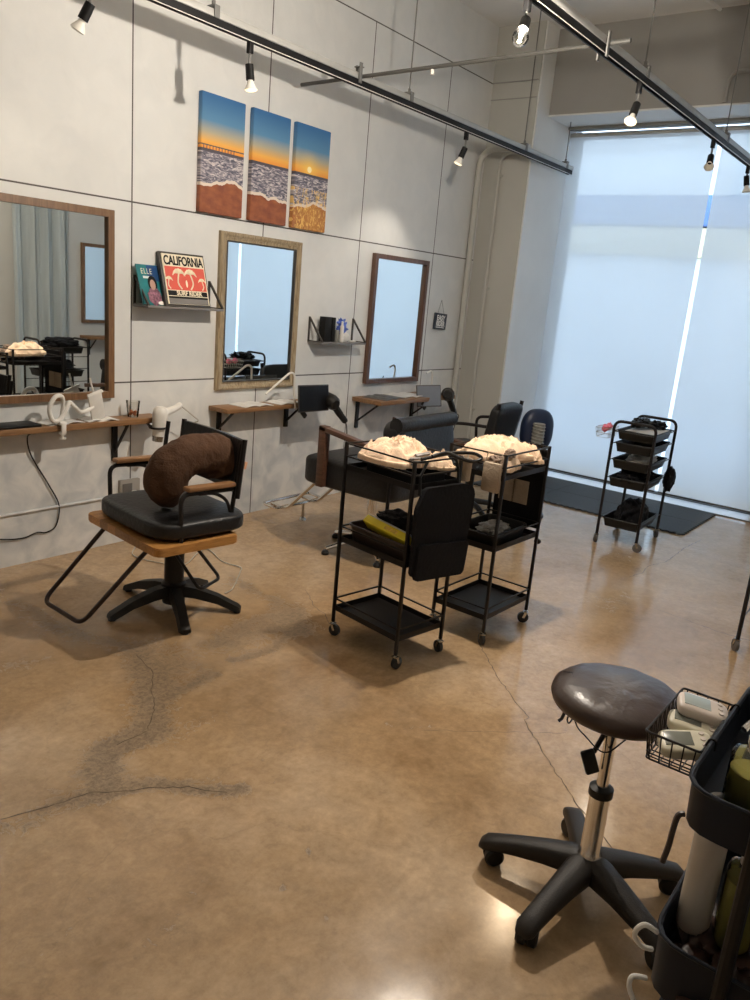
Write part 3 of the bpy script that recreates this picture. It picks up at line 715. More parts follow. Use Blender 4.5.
# ---------------------------------------------------------------- wall desks
def wall_desk(x0, x1, z, dep, brx, label, thick=.028, bz=.16, bd=.13):
    t = thing('wall_desk', label, 'desk', (x0, 0, z)); w = x1-x0
    MB().box((w/2, -dep/2-.001, -thick/2), (w, dep, thick), bev=.002).build('desk_top', M['desk_wood'], t)
    for x in brx:
        b = MB().box((x-x0, -.010, -thick-bz/2), (.028, .016, bz)); b.beam((x-x0, -.012, -thick-bz*.75), (x-x0, -bd, -thick-.004), .012, .010, up=(1, 0, 0)); b.box((x-x0, -bd/2, -thick-.004), (.02, bd, .006))
        b.build('bracket', M['black_metal'], t)
    return t
wall_desk(-1.25, .125, .700, .125, (-1.0, -.105), 'long brown wall desk under the largest mirror', .028, .21, .12)
wall_desk(.535, 1.30, .718, .16, (.61, 1.185), 'brown wall desk under the gilt framed mirror', .026, .15, .13)
wall_desk(1.87, 2.86, .705, .26, (1.93, 2.63), 'brown wall desk under the dark framed mirror', .03, .20, .20)
wall_desk(2.35, 3.2, .73, .0+.2, (2.45, 3.1), 'x', .03, .18, .15)['label'] = 'wall desk on the opposite wall, seen only inside the largest mirror'
od = [o for o in COL.objects if o.get('label', '').startswith('wall desk on the opposite')][0]; od.rotation_euler = (0, 0, PI); od.location = (3.2, YB, .73)

def open_magazine(c, w, d, rz, label, pm='paper', group=None, page2=None):
    t = thing('magazine', label, 'magazine', c, rz)
    def pg(s):
        def f(u, v): x = s*u*w/2; return V3((x, (v-.5)*d, .003+.010*math.sin(PI*min(1, u*1.15))*(1-u*.6)))
        b = MB().grid(f, 10, 2)
        g = bmesh.ops.extrude_face_region(b.bm, geom=b.bm.faces[:]); bmesh.ops.translate(b.bm, vec=(0, 0, -.0028), verts=[v for v in g['geom'] if isinstance(v, bmesh.types.BMVert)])
        return b
    pg(-1).build('page', M[page2 or pm], t); pg(1).build('page', M[pm], t); return t
fixed('document_folder', MB().box((-.72, -.062, .7065), (.30, .115, .012), bev=.004), M['tablet_black'], 'flat black folder lying at the left end of the long desk', 'folder')
open_magazine((-.44, -.060, .7005), .20, .11, .1, 'open white magazine lying left of the phone holder clamp')
open_magazine((-.235, -.060, .7005), .17, .11, -.05, 'white papers lying under the phone holder on the long desk')
cup = thing('plastic_cup', 'clear plastic cup with orange bits on the long desk', 'cup', (-.030, -.062, .7005))
MB().lathe([(0, .001), (.027, .001), (.036, .082), (.037, .084), (.0345, .083), (.0255, .004), (0, .004)]).build('cup_wall', M['clear'], cup)
ob = MB()
for k in range(7): ob.ball((.012*math.cos(k*2.4), .012*math.sin(k*2.4), .012+.003*k), (.009, .007, .008), 2)
ob.build('orange_pieces', M['orange_bits'], cup)

# white flexible phone holder
ph = thing('phone_holder', 'white gooseneck phone holder clamped to the long desk', 'phone holder', (-.475, -.13, .70))
b = MB().box((0, -.002, -.036), (.030, .026, .014), bev=.004); b.box((0, .006, .012), (.036, .040, .016), bev=.004); b.box((0, -.012, -.01), (.024, .012, .05), bev=.003); b.cyl((0, -.002, -.062), (0, -.002, -.036), .007); b.cyl((0, -.002, -.066), (0, -.002, -.058), .016)
b.build('clamp', M['white_plastic'], ph)
gn = smooth_path([(0, .01, .018), (.012, .01, .09), (.0, .0, .138), (-.038, -.005, .138), (-.066, -.005, .085), (-.050, -.002, .030), (-.01, .004, .030), (.030, .006, .085), (.045, .01, .108), (.075, .015, .085), (.11, .02, .055), (.15, .025, .06), (.185, .03, .075)], 6)
MB().tube(gn, .0105, 10).build('gooseneck', M['white_plastic'], ph)
hd = MB(); rot = Matrix.Rotation(R_(-18), 3, 'Y') @ Matrix.Rotation(R_(12), 3, 'X')
hd.box((.205, .03, .072), (.078, .012, .150), rot, bev=.005); hd.box((.192, .022, .142), (.085, .02, .012), rot, bev=.004); hd.box((.238, .022, .004), (.07, .024, .012), rot, bev=.004)
hd.tube([(.19, .03, .145), (.175, .03, .19), (.17, .03, .215)], .004, 6)
hd.build('holder_cradle', M['white_plastic'], ph)

# ---------------------------------------------------------------- hair dryers
def dryer(loc, label, m, d_barrel, d_handle, s=1., cord=None, cordm='black_plastic', holder=None, copper=True):
    """barrel direction and handle direction are unit-ish vectors; origin at barrel centre"""
    t = thing('hair_dryer', label, 'hair dryer', loc)
    a = V3(d_barrel).normalized(); h = V3(d_handle).normalized()
    MB().lathe([(0, -.075*s), (.024*s, -.07*s), (.036*s, -.055*s), (.040*s, -.03*s), (.037*s, .0), (.031*s, .04*s), (.027*s, .08*s), (.026*s, .085*s), (0, .083*s)], (0, 0, 0), a).build('barrel', m, t)
    MB().lathe([(.028*s, .078*s), (.026*s, .105*s), (.018*s, .106*s), (.018*s, .08*s)], (0, 0, 0), a).build('nozzle', M['dull_chrome'] if copper else M['black_plastic'], t)
    MB().tube(smooth_path([V3((0, 0, 0))-a*.03*s, h*.05*s-a*.028*s, h*.10*s-a*.025*s, h*.145*s-a*.03*s], 4), [.022*s]*4+[.019*s]*4+[.017*s]*4+[.013*s], 10).build('handle', m, t)
    if cord: MB().tube(smooth_path([h*.14*s-a*.03*s]+[V3(c)-V3(loc) for c in cord], 6), .0035, 6).build('cord', M[cordm], t)
    return t
dd = dryer((.062, -.165, .690), 'white hair dryer hanging in a black ring at the end of the long desk', M['white_plastic'], (-.12, 0, -1), (.95, .1, .28), 1.05,
      cord=[(.30, -.15, .695), (.36, -.12, .66), (.37, -.06, .62), (.368, -.012, .45), (.34, -.012, .2)], cordm='cord_white')
rg = MB().tube([V3((.043*math.cos(k*PI/12), .043*math.sin(k*PI/12), 0)) for k in range(24)], .006, 8, True); rg.beam((-.04, .01, 0), (-.0, .09, .01), .014, .008)
tag(rg.build('dryer_ring', M['black_metal']), 'black ring bracket holding the white hair dryer', 'dryer holder').location = (.052, -.165, .655)
dryer((1.338, -.23, .745), 'black hair dryer hanging behind the black tablet', M['black_plastic'], (.2, 1, .25), (.62, -.2, -.72), 1.25, cord=[(1.50, -.27, .56), (1.53, -.25, .45), (1.53, -.2, .2), (1.50, -.1, .02)], copper=False)
dryer((2.76, -.25, .715), 'black hair dryer hanging beside the grey tablet near the column', M['black_plastic'], (-.85, -.53, .12), (.52, -.1, -.80), 1.35, cord=[(2.95, -.26, .53), (2.96, -.22, .42), (2.955, -.2, .2), (2.95, -.1, .02)], copper=False)

# tablets on arms
def tablet(c, w, h, tilt, m, label, lean):
    t = thing('tablet', label, 'tablet', c); t.rotation_euler = (R_(lean), R_(tilt), R_(0))
    MB().box((0, 0, 0), (w, .009, h), bev=.004).build('tablet_body', M['frame_black'], t)
    MB().box((0, -.0048, 0), (w-.014, .001, h-.014)).build('screen', m, t)
    return t
tablet((1.172, -.25, .765), .285, .168, 1, M['tablet_black'], 'black switched-off tablet held up by an arm beside the gilt mirror', -6)
tg = tablet((2.490, -.25, .716), .205, .165, -14, M['tablet_grey'], 'tablet with a grey reflecting screen in front of the third desk', -14); tg.rotation_euler = (R_(-14), R_(-3), R_(-32))
def tablet_arm(pts, grip, label, knob):
    t = thing('tablet_stand', label, 'tablet holder', (0, 0, 0))
    MB().tube(fillet(pts, .03, 4), .0065, 8).build('arm', M['white_plastic'], t)
    b = MB().box(grip, (.07, .016, .03), Matrix.Rotation(R_(45), 3, 'Y'), bev=.004); b.cyl((grip[0], grip[1], grip[2]), (grip[0]+.02, grip[1]+.03, grip[2]+.03), .008)
    b.build('clamp', M['black_plastic'], t); return t
tablet_arm([(.80, -.20, .80), (.86, -.2, .84), (1.00, -.2, .925), (1.04, -.2, .915), (1.045, -.2, .78), (1.08, -.19, .69)], (1.10, -.235, .672), 'white jointed arm carrying the black tablet over the second desk', 1)
tablet_arm([(2.52, -.19, .88), (2.58, -.19, .90), (2.60, -.19, .87), (2.595, -.20, .74), (2.50, -.21, .64)], (2.455, -.235, .640), 'white arm carrying the grey tablet over the third desk', 1)
open_magazine((.80, -.085, .7185), .24, .14, 0, 'open white magazine on the desk under the gilt mirror')
open_magazine((1.08, -.085, .7185), .22, .14, .05, 'white papers on the second desk behind the black tablet')
open_magazine((2.08, -.13, .7055), .28, .20, .15, 'open dark printed magazine on the third desk', 'print_dark')
open_magazine((2.38, -.12, .7055), .30, .20, -.1, 'open white magazine on the third desk beside the dark one')

# power outlet
ou = thing('power_outlet', 'grey power outlet box low on the wall behind the first chair', 'outlet', (-.015, -.012, .288))
MB().box((0, 0, 0), (.125, .024, .125), bev=.004).build('outlet_box', M['outlet'], ou)
MB().box((-.02, -.013, 0), (.06, .003, .085), bev=.001).build('face_plate', M['grey_wheel'], ou)
MB().box((.02, -.022, -.01), (.03, .028, .02), bev=.004).build('plug', M['white_plastic'], ou)
fixed('wall_cable', MB().tube(smooth_path([(-.60, -.115, .672), (-.599, -.04, .643), (-.567, -.01, .542), (-.478, -.01, .38), (-.427, -.01, .269), (-.445, -.01, .167), (-.499, -.01, .14), (-.547, -.01, .149), (-.63, -.01, .134), (-.76, -.01, .16), (-.9, -.01, .24)], 6), .0035, 6),
      M['black_plastic'], 'thin black cord looping down the wall below the long desk', 'cord')
fixed('wall_cable', MB().tube(smooth_path([(.005, -.045, .28), (.03, -.05, .2), (-.02, -.1, .02), (-.15, -.25, .005), (-.05, -.5, .005), (.12, -.42, .005), (.219, -.397, .005), (.15, -.588, .005), (.162, -.714, .005), (.12, -.76, .005), (.056, -.813, .005), (-.074, -.912, .005), (-.134, -.928, .005)], 6), .003, 6),
      M['cord_white'], 'thin pale cord lying on the floor behind the first chair', 'cord')

# ---------------------------------------------------------------- curtain on the opposite wall (seen in the mirror)
def cur(u, v):
    x = 1.60+u*.60; return V3((x, YB+.07+.035*math.sin(u*24)+.012*math.sin(u*57+v), .08+v*2.9))
cc = MB().grid(cur, 90, 6)
fixed('curtain', cc, M['curtain'], 'pale grey pleated curtain on the opposite wall, seen in the largest mirror', 'curtain')

# ---------------------------------------------------------------- casters
def caster(parent, x, y, r=.0255, top=.06, m='rubber', ang=0.):
    b = MB(); ca, sa = math.cos(ang), math.sin(ang); ox, oy = ca*.010, sa*.010
    b.cyl((x, y, r*1.9), (x, y, top), .006, seg=8)
    for s in (-1, 1):
        cx, cy = x+ox-sa*s*.0115, y+oy+ca*s*.0115
        b.beam((cx, cy, r), (x-sa*s*.0115, y+ca*s*.0115, r*2.1), .012, .003, up=(-sa, ca, 0))
    b.box((x, y, r*2.1), (.022, .026, .004), Matrix.Rotation(ang, 3, 'Z'))
    f = b.build('caster_fork', M['dull_chrome'], parent)
    MB().lathe([(0, -.009), (r*.8, -.010), (r, -.007), (r, .007), (r*.8, .010), (0, .009)], (x+ox, y+oy, r+.0005), (-sa, ca, 0), 20).build('wheel', M[m], f)

# ---------------------------------------------------------------- square-post trolleys (two near the middle)
def trolley(label, loc, rz, a0=.3):
    L_, W = .381, .267; t = thing('salon_trolley', label, 'trolley', loc, rz, None)
    for i, (sx, sy) in enumerate(((-1, -1), (1, -1), (1, 1), (-1, 1))):
        x, y = sx*L_/2, sy*W/2
        MB().box((x, y, .455), (.013, .013, .785), bev=.002).build('post', M['black_metal'], t)
        caster(t, x, y, ang=a0+i*1.3)
    for z, h, rails in ((.115, .024, (.170,)), (.425, .024, (.492,)), (.735, .022, (.790, .842))):
        b = MB().tray((0, 0, z), L_-.004, W-.004, h, t=.002, rim=0, r=.004)
        b.build('shelf', M['black_metal'], t)
        for zr in rails:
            r = MB()
            for s in (-1, 1):
                r.box((0, s*W/2, zr), (L_, .006, .006)); r.box((s*L_/2, 0, zr), (.006, W, .006))
            r.build('guard_rail', M['black_metal'], t)
    return t
T1 = (.010, -1.772, 0); A1 = -1.726
T2 = (.508, -1.945, 0); A2 = -1.602+PI/2      # long side across the room
trolley('black wheeled trolley holding the yellow box and black pouch, nearest the first chair', T1, A1)
trolley('black wheeled trolley just right of the one with the yellow box', T2, A2, .9)
def loc2(T, A, x, y, z): c, s = math.cos(A), math.sin(A); return (T[0]+c*x-s*y, T[1]+s*x+c*y, z)

def soft(name, label, cat, c, rad, m, seed=0., amp=.35, fr=2.2, rz=0., sub=5, group=None, flat=True, rot=None):
    def fn(p):
        q = p*fr+V3((seed, seed*1.7, seed*.3)); n = noise.noise(q)+.5*noise.noise(q*2.1)+.25*noise.noise(q*4.3)
        return 1+amp*n
    b = MB().ball((0, 0, 0), rad, sub, fn)
    if flat:
        zmin = -rad[2]*.55
        for v in b.bm.verts:
            if v.co.z < zmin: v.co.z = zmin+(v.co.z-zmin)*.05
    o = b.build(name, m, None, smooth=60); o.location = c; o.rotation_euler = rot or (0, 0, rz); return tag(o, label, cat, group)
def towel(name, label, c, lx, ly, h, m, seed, rz, drape=0.):
    """crumpled cloth: a closed heap with irregular outline, sharp folds and a drooping hem"""
    bm = bmesh.new(); bmesh.ops.create_icosphere(bm, subdivisions=6, radius=1.)
    for v in bm.verts:
        p = v.co.copy(); a = math.atan2(p.y, p.x)
        out = 1+.16*noise.noise(V3((math.cos(a)*1.6+seed, math.sin(a)*1.6, seed)))+.07*noise.noise(V3((math.cos(a)*5+seed, math.sin(a)*5, 0)))
        ax = math.copysign(abs(p.x)**.75, p.x)*out; ay = math.copysign(abs(p.y)**.75, p.y)*out
        q = V3((ax*1.9+seed, ay*1.5, seed*.7)); w = V3((noise.noise(q), noise.noise(q+V3((5, 0, 0))), 0))*.8
        r1 = 1-abs(noise.noise((q+w)*1.3))*2.1; r2 = 1-abs(noise.noise((q+w)*3.1))*2.2; r3 = noise.noise(q*9)
        e = min(1., math.hypot(ax, ay)); top = (1-e**3.2)
        z = h*(.20+.80*top*(.46+.42*r1+.12*r2)) if p.z > 0 else h*.02+h*.20*(1+p.z)*0
        k = p.z if p.z < .25 else .25
        if 0 < p.z < .25: z = z*(p.z/.25)**.5
        v.co = V3((ax*lx/2+.006*r2, ay*ly/2+.006*r1, max(0., z)))
    t = MB(); t._merge(bm)
    o = t.build(name, m, None, smooth=75); o.location = c; o.rotation_euler = (0, 0, rz); return tag(o, label, 'towel')

# --- goods on trolley 1 (tray top z .757)
towel('towel', 'crumpled cream towel lying on the trolley with the yellow box', loc2(T1, A1, -.055, .01, .786), .31, .245, .110, M['towel'], 3, A1+.25)
towel('towel', 'small cream towel bunched beside the tools on the same tray', loc2(T1, A1, .09, .070, .786), .18, .10, .07, M['towel'], 8, A1+.6)
for k, (x, y, g, lab) in enumerate(((.055, -.03, 0, 'leftmost silver grey hair clip in the clear clip heap'), (.095, -.01, 1, 'middle silver grey hair clip in the clip heap'), (.075, .03, 2, 'rear silver grey hair clip touching the small towel'))):
    b = MB(); b.beam((-.04, 0, .0), (.04, 0, .006), .018, .008, .003); b.beam((-.035, 0, .014), (.03, 0, .022), .015, .006, .002); b.cyl((-.03, -.008, .011), (-.03, .008, .011), .006)
    o = tag(b.build('hair_clip', M['grey_pouch']), lab, 'clip', 'silver hair clips on the near trolley'); o.location = loc2(T1, A1, x, y, .800+.012*k); o.rotation_euler = (.2*k, 0, A1+.7*k)
bb = MB().tray((0, 0, 0), .30, .16, .045, t=.003, r=.02, rim=.006)
o = tag(bb.build('tool_basket', M['dark_cloth']), 'shallow dark basket of clips on the near trolley', 'basket'); o.location = loc2(T1, A1, .02, .0, .7395); o.rotation_euler = (0, 0, A1)
bt_ = thing('small_bottle', 'small cream bottle with a pointed cap standing among the near trolley clips', 'bottle', loc2(T1, A1, .125, .095, .758))
MB().lathe([(0, 0), (.013, 0), (.0135, .008), (.0135, .07), (.010, .078), (0, .078)]).build('bottle_body', M['cream'], bt_)
MB().lathe([(.008, .078), (.0075, .098), (.0035, .108), (0, .108)]).build('bottle_cap', M['towel'], bt_)
# middle shelf bin, yellow box
bn = MB().tray((0, 0, 0), .345, .22, .075, t=.004, flare=.012, r=.03, rim=.010)
o = tag(bn.build('storage_bin', M['mid_bin']), 'dark brown plastic bin on the middle shelf under the yellow box', 'bin'); o.location = loc2(T1, A1, .0, 0, .4285); o.rotation_euler = (0, 0, A1)
yb = thing('colour_box', 'yellow and white box tilted in the brown bin', 'box', loc2(T1, A1, .02, -.065, .516), A1); yb.rotation_euler = (R_(-50), R_(5), A1)
MB().box((0, 0, 0), (.245, .055, .034), bev=.003).build('box_body', M['yellow'], yb)
MB().box((0, .0, .0205), (.24, .050, .007), bev=.002).build('box_lid', M['white_box'], yb)
MB().box((.03, -.0278, 0), (.07, .001, .016)).build('printed_strip', mat('gold_print', (.70, .45, .05), .5, var=.3, scale=80), yb)
soft('folded_cape', 'black folded cape sticking out of the brown bin behind the yellow box', 'cloth', loc2(T1, A1, -.02, .055, .520), (.13, .055, .045), M['dark_cloth'], 4.2, .35, 2.5, A1)
# black pouch hanging on the near end
pu = thing('tool_pouch', 'black tool pouch with rounded top hanging on the near end of the yellow box trolley', 'pouch', loc2(T1, A1, .2, -.133, 0), A1+PI/2)
def pouch(o_, poly, y, th, name, m):
    pts = fillet([(x, z, 0) for x, z in poly], .015, 4, True)
    MB().prism([(p.x, p.y) for p in pts], (0, y, 0), (1, 0, 0), (0, 0, 1), th, .003).build(name, m, o_, smooth=50)
pouch(pu, [(.0, .40), (.293, .38), (.325, .60), (.331, .709), (.30, .735), (.251, .746), (.037, .749), (-.004, .669)], -.012, .018, 'back_panel', M['dark_cloth'])
pouch(pu, [(.007, .387), (.293, .366), (.308, .505), (.014, .530)], -.026, .020, 'front_pocket', M['dark_cloth'])
MB().tube([(.02, -.012, .72), (.02, -.005, .79), (.06, -.0, .845)], .006, 6).build('strap', M['black_leather'], pu)
MB().tube([(.24, -.012, .73), (.24, -.003, .80), (.22, -.0, .845)], .006, 6).build('strap', M['black_leather'], pu)
# looped cable over the near rail
fixed('cable_loop', MB().tube(smooth_path([loc2(T1, A1, .19, -.10, .853), loc2(T1, A1, .195, .0, .862), loc2(T1, A1, .20, .09, .866), loc2(T1, A1, .225, .165, .862), loc2(T1, A1, .245, .19, .845), loc2(T1, A1, .235, .15, .833), loc2(T1, A1, .225, .08, .850), loc2(T1, A1, .205, .02, .872), loc2(T1, A1, .198, -.05, .862)], 6), .007, 8), M['black_plastic'],
      'thick black cable looped over the near end rail of the yellow box trolley', 'cable')
# cups hanging between the trolleys
hc = thing('tool_cup', 'beige tool cup hanging between the two middle trolleys', 'cup', loc2(T1, A1, .175, .178, .742))
MB().lathe([(0, 0), (.027, 0), (.030, .085), (.032, .088), (.028, .086), (.025, .003), (0, .003)]).build('cup_body', M['beige_pouch'], hc)
MB().tube([(0, 0, .01), (-.01, .005, .10)], .004, 6).tube([(.01, 0, .01), (.014, -.004, .115)], .003, 6).build('comb_handle', M['white_plastic'], hc)

# --- goods on trolley 2
towel('towel', 'large cream towel draped over the right hand middle trolley', loc2(T2, A2, -.03, .01, .795), .34, .21, .100, M['towel'], 14, -.45)
towel('towel', 'rolled pinkish towel under the large cream towel', loc2(T2, A2, -.075, -.085, .765), .18, .09, .085, M['towel'], 21, .2)
towel('towel', 'cream towel end hanging toward the right corner of the trolley', loc2(T2, A2, .085, -.055, .775), .18, .11, .09, M['towel'], 33, -1.0)
soft('towel', 'brown grey rolled cloth on the left end of the right hand trolley', 'towel', loc2(T2, A2, -.14, -.07, .80), (.052, .040, .030), M['brown_towel'], 1.2, .35, 3., .3)
soft('towel', 'small brown cloth ball behind the rail of the right hand trolley', 'towel', loc2(T2, A2, -.10, -.10, .835), (.026, .024, .022), M['brown_towel'], 5.2, .2, 3., .3)
pc_ = thing('mesh_pouch', 'beige pouch hanging on the left end of the right hand trolley', 'pouch', loc2(T2, A2, -.205, -.085, .70), 0)
MB().box((0, 0, .045), (.022, .085, .125), bev=.009).build('pouch_body', M['beige_pouch'], pc_)
MB().tube(fillet([(0, -.035, .105), (.012, -.035, .145), (.012, .035, .145), (0, .035, .105)], .01), .003, 6).build('strap', M['beige_pouch'], pc_)
bn = MB().tray((0, 0, 0), .30, .20, .06, t=.004, flare=.01, r=.03, rim=.010)
o = tag(bn.build('storage_bin', M['black_plastic']), 'black plastic bin on the middle shelf of the right hand trolley', 'bin'); o.location = loc2(T2, A2, -.02, -.01, .4285); o.rotation_euler = (0, 0, A2)
soft('folded_cape', 'grey cloth inside the black bin of the right hand trolley', 'cloth', loc2(T2, A2, .02, 0, .462), (.09, .06, .03), M['grey_pouch'], 9., .35, 2.5, A2)
sb = thing('side_bag', 'black bag hanging on the far right end of the right hand trolley', 'bag', loc2(T2, A2, .215, 0, 0), A2)
MB().box((0, 0, .64), (.030, .245, .37), bev=.010).build('bag_body', M['dark_cloth'], sb)
MB().box((-.0165, .02, .61), (.004, .15, .11), bev=.001).build('clear_pocket', M['beige_pouch'], sb)
for y in (-.09, .09): MB().tube([(-.012, y, .80), (-.015, y, .85)], .006, 6).build('hook', M['black_metal'], sb)
MB().box((-.017, .02, .61), (.003, .008, .11)).build('divider', M['dark_cloth'], sb)
fixed('hanging_clip', MB().ball(loc2(T2, A2, .222, -.125, .395), (.014, .018, .014), 2).cyl(loc2(T2, A2, .19, -.133, .40), loc2(T2, A2, .222, -.125, .395), .005), M['black_plastic'], 'little black clip on the right post of the right hand trolley', 'clip')

# ---------------------------------------------------------------- arch-topped carts
def arch_cart(label, loc, rz, trays):
    L_, W, H = .461, .258, .80; t = thing('salon_cart', label, 'cart', loc, rz)
    for s in (-1, 1):
        x = s*L_/2
        MB().tube(fillet([(x, -W/2, .055), (x, -W/2, H), (x, W/2, H), (x, W/2, .055)], .05, 6), .0095, 10).build('arch_frame', M['black_metal'], t)
        for sy in (-1, 1): caster(t, x, sy*W/2, .029, .075, 'grey_wheel', ang=.6+s+sy)
    for z in (.165, .435, .55, .655, .735):
        for sy in (-1, 1): MB().cyl((-L_/2, sy*W/2, z), (L_/2, sy*W/2, z), .0035, seg=6).build('runner', M['black_metal'], t)
    for s in (-1, 1): MB().cyl((s*L_/2, -W/2, .735), (s*L_/2, W/2, .735), .0035, seg=6).build('crossbar', M['black_metal'], t)
    for z, dx in trays:
        MB().tray((dx, 0, z), .40, .235, .055, t=.003, flare=.012, r=.02, rim=.009).build('tray', M['black_plastic'], t)
    return t
T3 = (2.498, -1.916, 0); A3 = R_(2.3)
arch_cart('black arch-topped cart with stacked trays standing alone before the blinds', T3, A3, ((.115, 0), (.385, -.02), (.50, -.01), (.605, .0), (.685, 0)))
fixed('paper_sheet', MB().box(loc2(T3, A3, .0, -.02, .738), (.34, .20, .003), Matrix.Rotation(A3, 3, 'Z')), M['white_box'], 'pale sheet covering the top tray of the arch-topped cart', 'paper')
soft('black_brush', 'black brush lying on the top tray of the arch-topped cart', 'brush', loc2(T3, A3, .02, .04, .775), (.11, .045, .034), M['black_plastic'], 2.5, .5, 3.)
soft('black_cloth', 'black cloth heap at the right of the top tray of that cart', 'cloth', loc2(T3, A3, .15, -.03, .76), (.07, .05, .03), M['dark_cloth'], 7.5, .5, 3.)
soft('white_cloth', 'pale cloth lying in the second tray of the arch-topped cart', 'cloth', loc2(T3, A3, .03, 0, .545), (.15, .08, .035), M['white_box'], 3.5, .3, 2.5)
soft('black_cloth', 'black items heaped in the third tray of the arch-topped cart', 'cloth', loc2(T3, A3, -.03, 0, .435), (.17, .095, .06), M['dark_cloth'], 8.5, .4, 2.5)
soft('black_cloth', 'dark rounded bag resting in the bottom tray of the arch-topped cart', 'bag', loc2(T3, A3, .03, 0, .175), (.155, .09, .11), M['dark_cloth'], 6.1, .25, 1.8)
soft('black_pouch', 'small black pouch hanging at the right of the arch-topped cart', 'pouch', loc2(T3, A3, .15, -.165, .43), (.055, .035, .08), M['dark_cloth'], 12., .2, 2., flat=False)
wb = thing('wire_basket', 'clear wire basket with pink clips on the left side of the arch-topped cart', 'basket', loc2(T3, A3, -.20, .182, .69), A3+PI/2)
b = MB()
for z, s in ((0, .8), (.03, .9), (.06, 1.)): b.tube([V3(p)*1. for p in fillet([(-.045*s, -.10*s, z), (.045*s, -.10*s, z), (.045*s, .10*s, z), (-.045*s, .10*s, z)], .015, 3, True)], .0018, 5, True)
for k in range(8):
    y = -.09+k*.0257
    for sx in (-1, 1): b.cyl((sx*.036, y*.8, 0), (sx*.045, y, .06), .0014, seg=5)
b.build('basket_wires', M['cord_white'], wb)
for k, (y, z) in enumerate(((-.04, .055), (.03, .06))):
    soft('pink_clip', ('pink hair clip at the near side of the clear wire basket', 'pink hair clip at the far side of the clear wire basket')[k], 'clip', loc2(T3, A3, -.20+y, .18, .69+z), (.026, .02, .022), M['pink'], 3.+k, .5, 3., flat=False, sub=3)
arch_cart('arch-topped cart whose leg shows at the right edge, seen whole in the largest mirror', (1.39, -3.045, 0), R_(1), ((.30, 0), (.475, 0), (.68, 0)))
soft('black_cloth', 'black cloth hanging on the cart at the right edge, seen in the mirror', 'cloth', (1.42, -3.04, .765), (.17, .10, .05), M['dark_cloth'], 2., .3, 2.)
soft('black_cloth', 'black bag on the middle tray of the cart at the right edge', 'bag', (1.40, -3.045, .56), (.15, .09, .055), M['dark_cloth'], 3., .3, 2.)

# ---------------------------------------------------------------- styling chair 1 (wood board seat)
c1 = thing('styling_chair', 'styling chair with orange wood seat board and black cushion under a brown pillow', 'chair', (-.41, -.895, 0))
def L1(p): return V3(p)-V3((-.41, -.895, 0))
for k in range(5):
    a = R_((169, 241, 308, 22, 97)[k]); d = V3((math.cos(a), math.sin(a), 0)); s = V3((-d.y, d.x, 0)); b = MB(); rings = []
    for t_, zt, hh, w in ((.02, .115, .05, .030), (.10, .105, .045, .028), (.20, .075, .035, .026), (.265, .044, .030, .026), (.288, .034, .026, .027), (.300, .024, .016, .022)):
        p = d*t_; rings.append([b.bm.verts.new(p+s*w+V3((0, 0, zt-hh))), b.bm.verts.new(p-s*w+V3((0, 0, zt-hh))), b.bm.verts.new(p-s*w*.75+V3((0, 0, zt))), b.bm.verts.new(p+s*w*.75+V3((0, 0, zt)))])
    for r0, r1 in zip(rings, rings[1:]):
        for i in range(4): b.bm.faces.new((r0[i], r0[(i+1) % 4], r1[(i+1) % 4], r1[i]))
    b.bm.faces.new(rings[0][::-1]); b.bm.faces.new(rings[-1]); b.cyl(d*.285, d*.285+V3((0, 0, .02)), .016)
    for v in b.bm.verts:
        if v.co.z < .001: v.co.z = .0
    b.build('base_leg', M['black_plastic'], c1)
MB().lathe([(0, .03), (.05, .03), (.054, .12), (.043, .13), (.043, .30), (.046, .31), (.046, .38), (.034, .39), (.034, .40), (0, .40)]).build('hydraulic_column', M['black_metal'], c1)
MB().cyl((0, 0, .335), (0, 0, .347), .0475).build('column_ring', M['dull_chrome'], c1)
MB().box((-.03, 0, .398), (.26, .18, .014), bev=.003).tube([(0, 0, .355), (-.05, -.07, .33), (-.09, -.12, .33)], .007, 8).build('seat_mount', M['black_metal'], c1)
# board
A, B, C_, D_ = (-.700, -.672), (-.768, -1.240), (-.396, -1.286), (-.328, -.718)
bd = fillet([(*p, 0) for p in (A, B, C_, D_)], .03, 5, True)
MB().prism([(p.x+.41, p.y+.895) for p in bd], (0, 0, .406), (1, 0, 0), (0, 1, 0), .034, .004).build('seat_board', M['board_wood'], c1)
# cushion
ux = V3((.367, -.05, 0)).normalized(); uy = V3((-.065, -.573, 0)).normalized()
cu_c = L1((-.500, -.985, .484)); rotc = Matrix((ux, -uy, V3((0, 0, 1)))).transposed()
def supere(p, e=.5): return V3(tuple(math.copysign(abs(q)**e, q) for q in p))
def cushion(mb, c, sz, rot, e=.45, wob=.012, seed=0.):
    bm = bmesh.new(); bmesh.ops.create_icosphere(bm, subdivisions=5, radius=1.)
    for v in bm.verts:
        p = supere(v.co, e); k = 1+wob*3*noise.noise(v.co*2.5+V3((seed, 0, 0)))
        v.co = V3((p.x*sz[0]/2, p.y*sz[1]/2, p.z*sz[2]/2*(k-.10*(abs(p.x)**4+abs(p.y)**4)/2)))
    mb._merge(bm, Matrix.Translation(c) @ rot.to_4x4()); return mb
cushion(MB(), cu_c, (.435, .535, .090), rotc, .40).build('seat_cushion', M['black_leather'], c1, smooth=60)
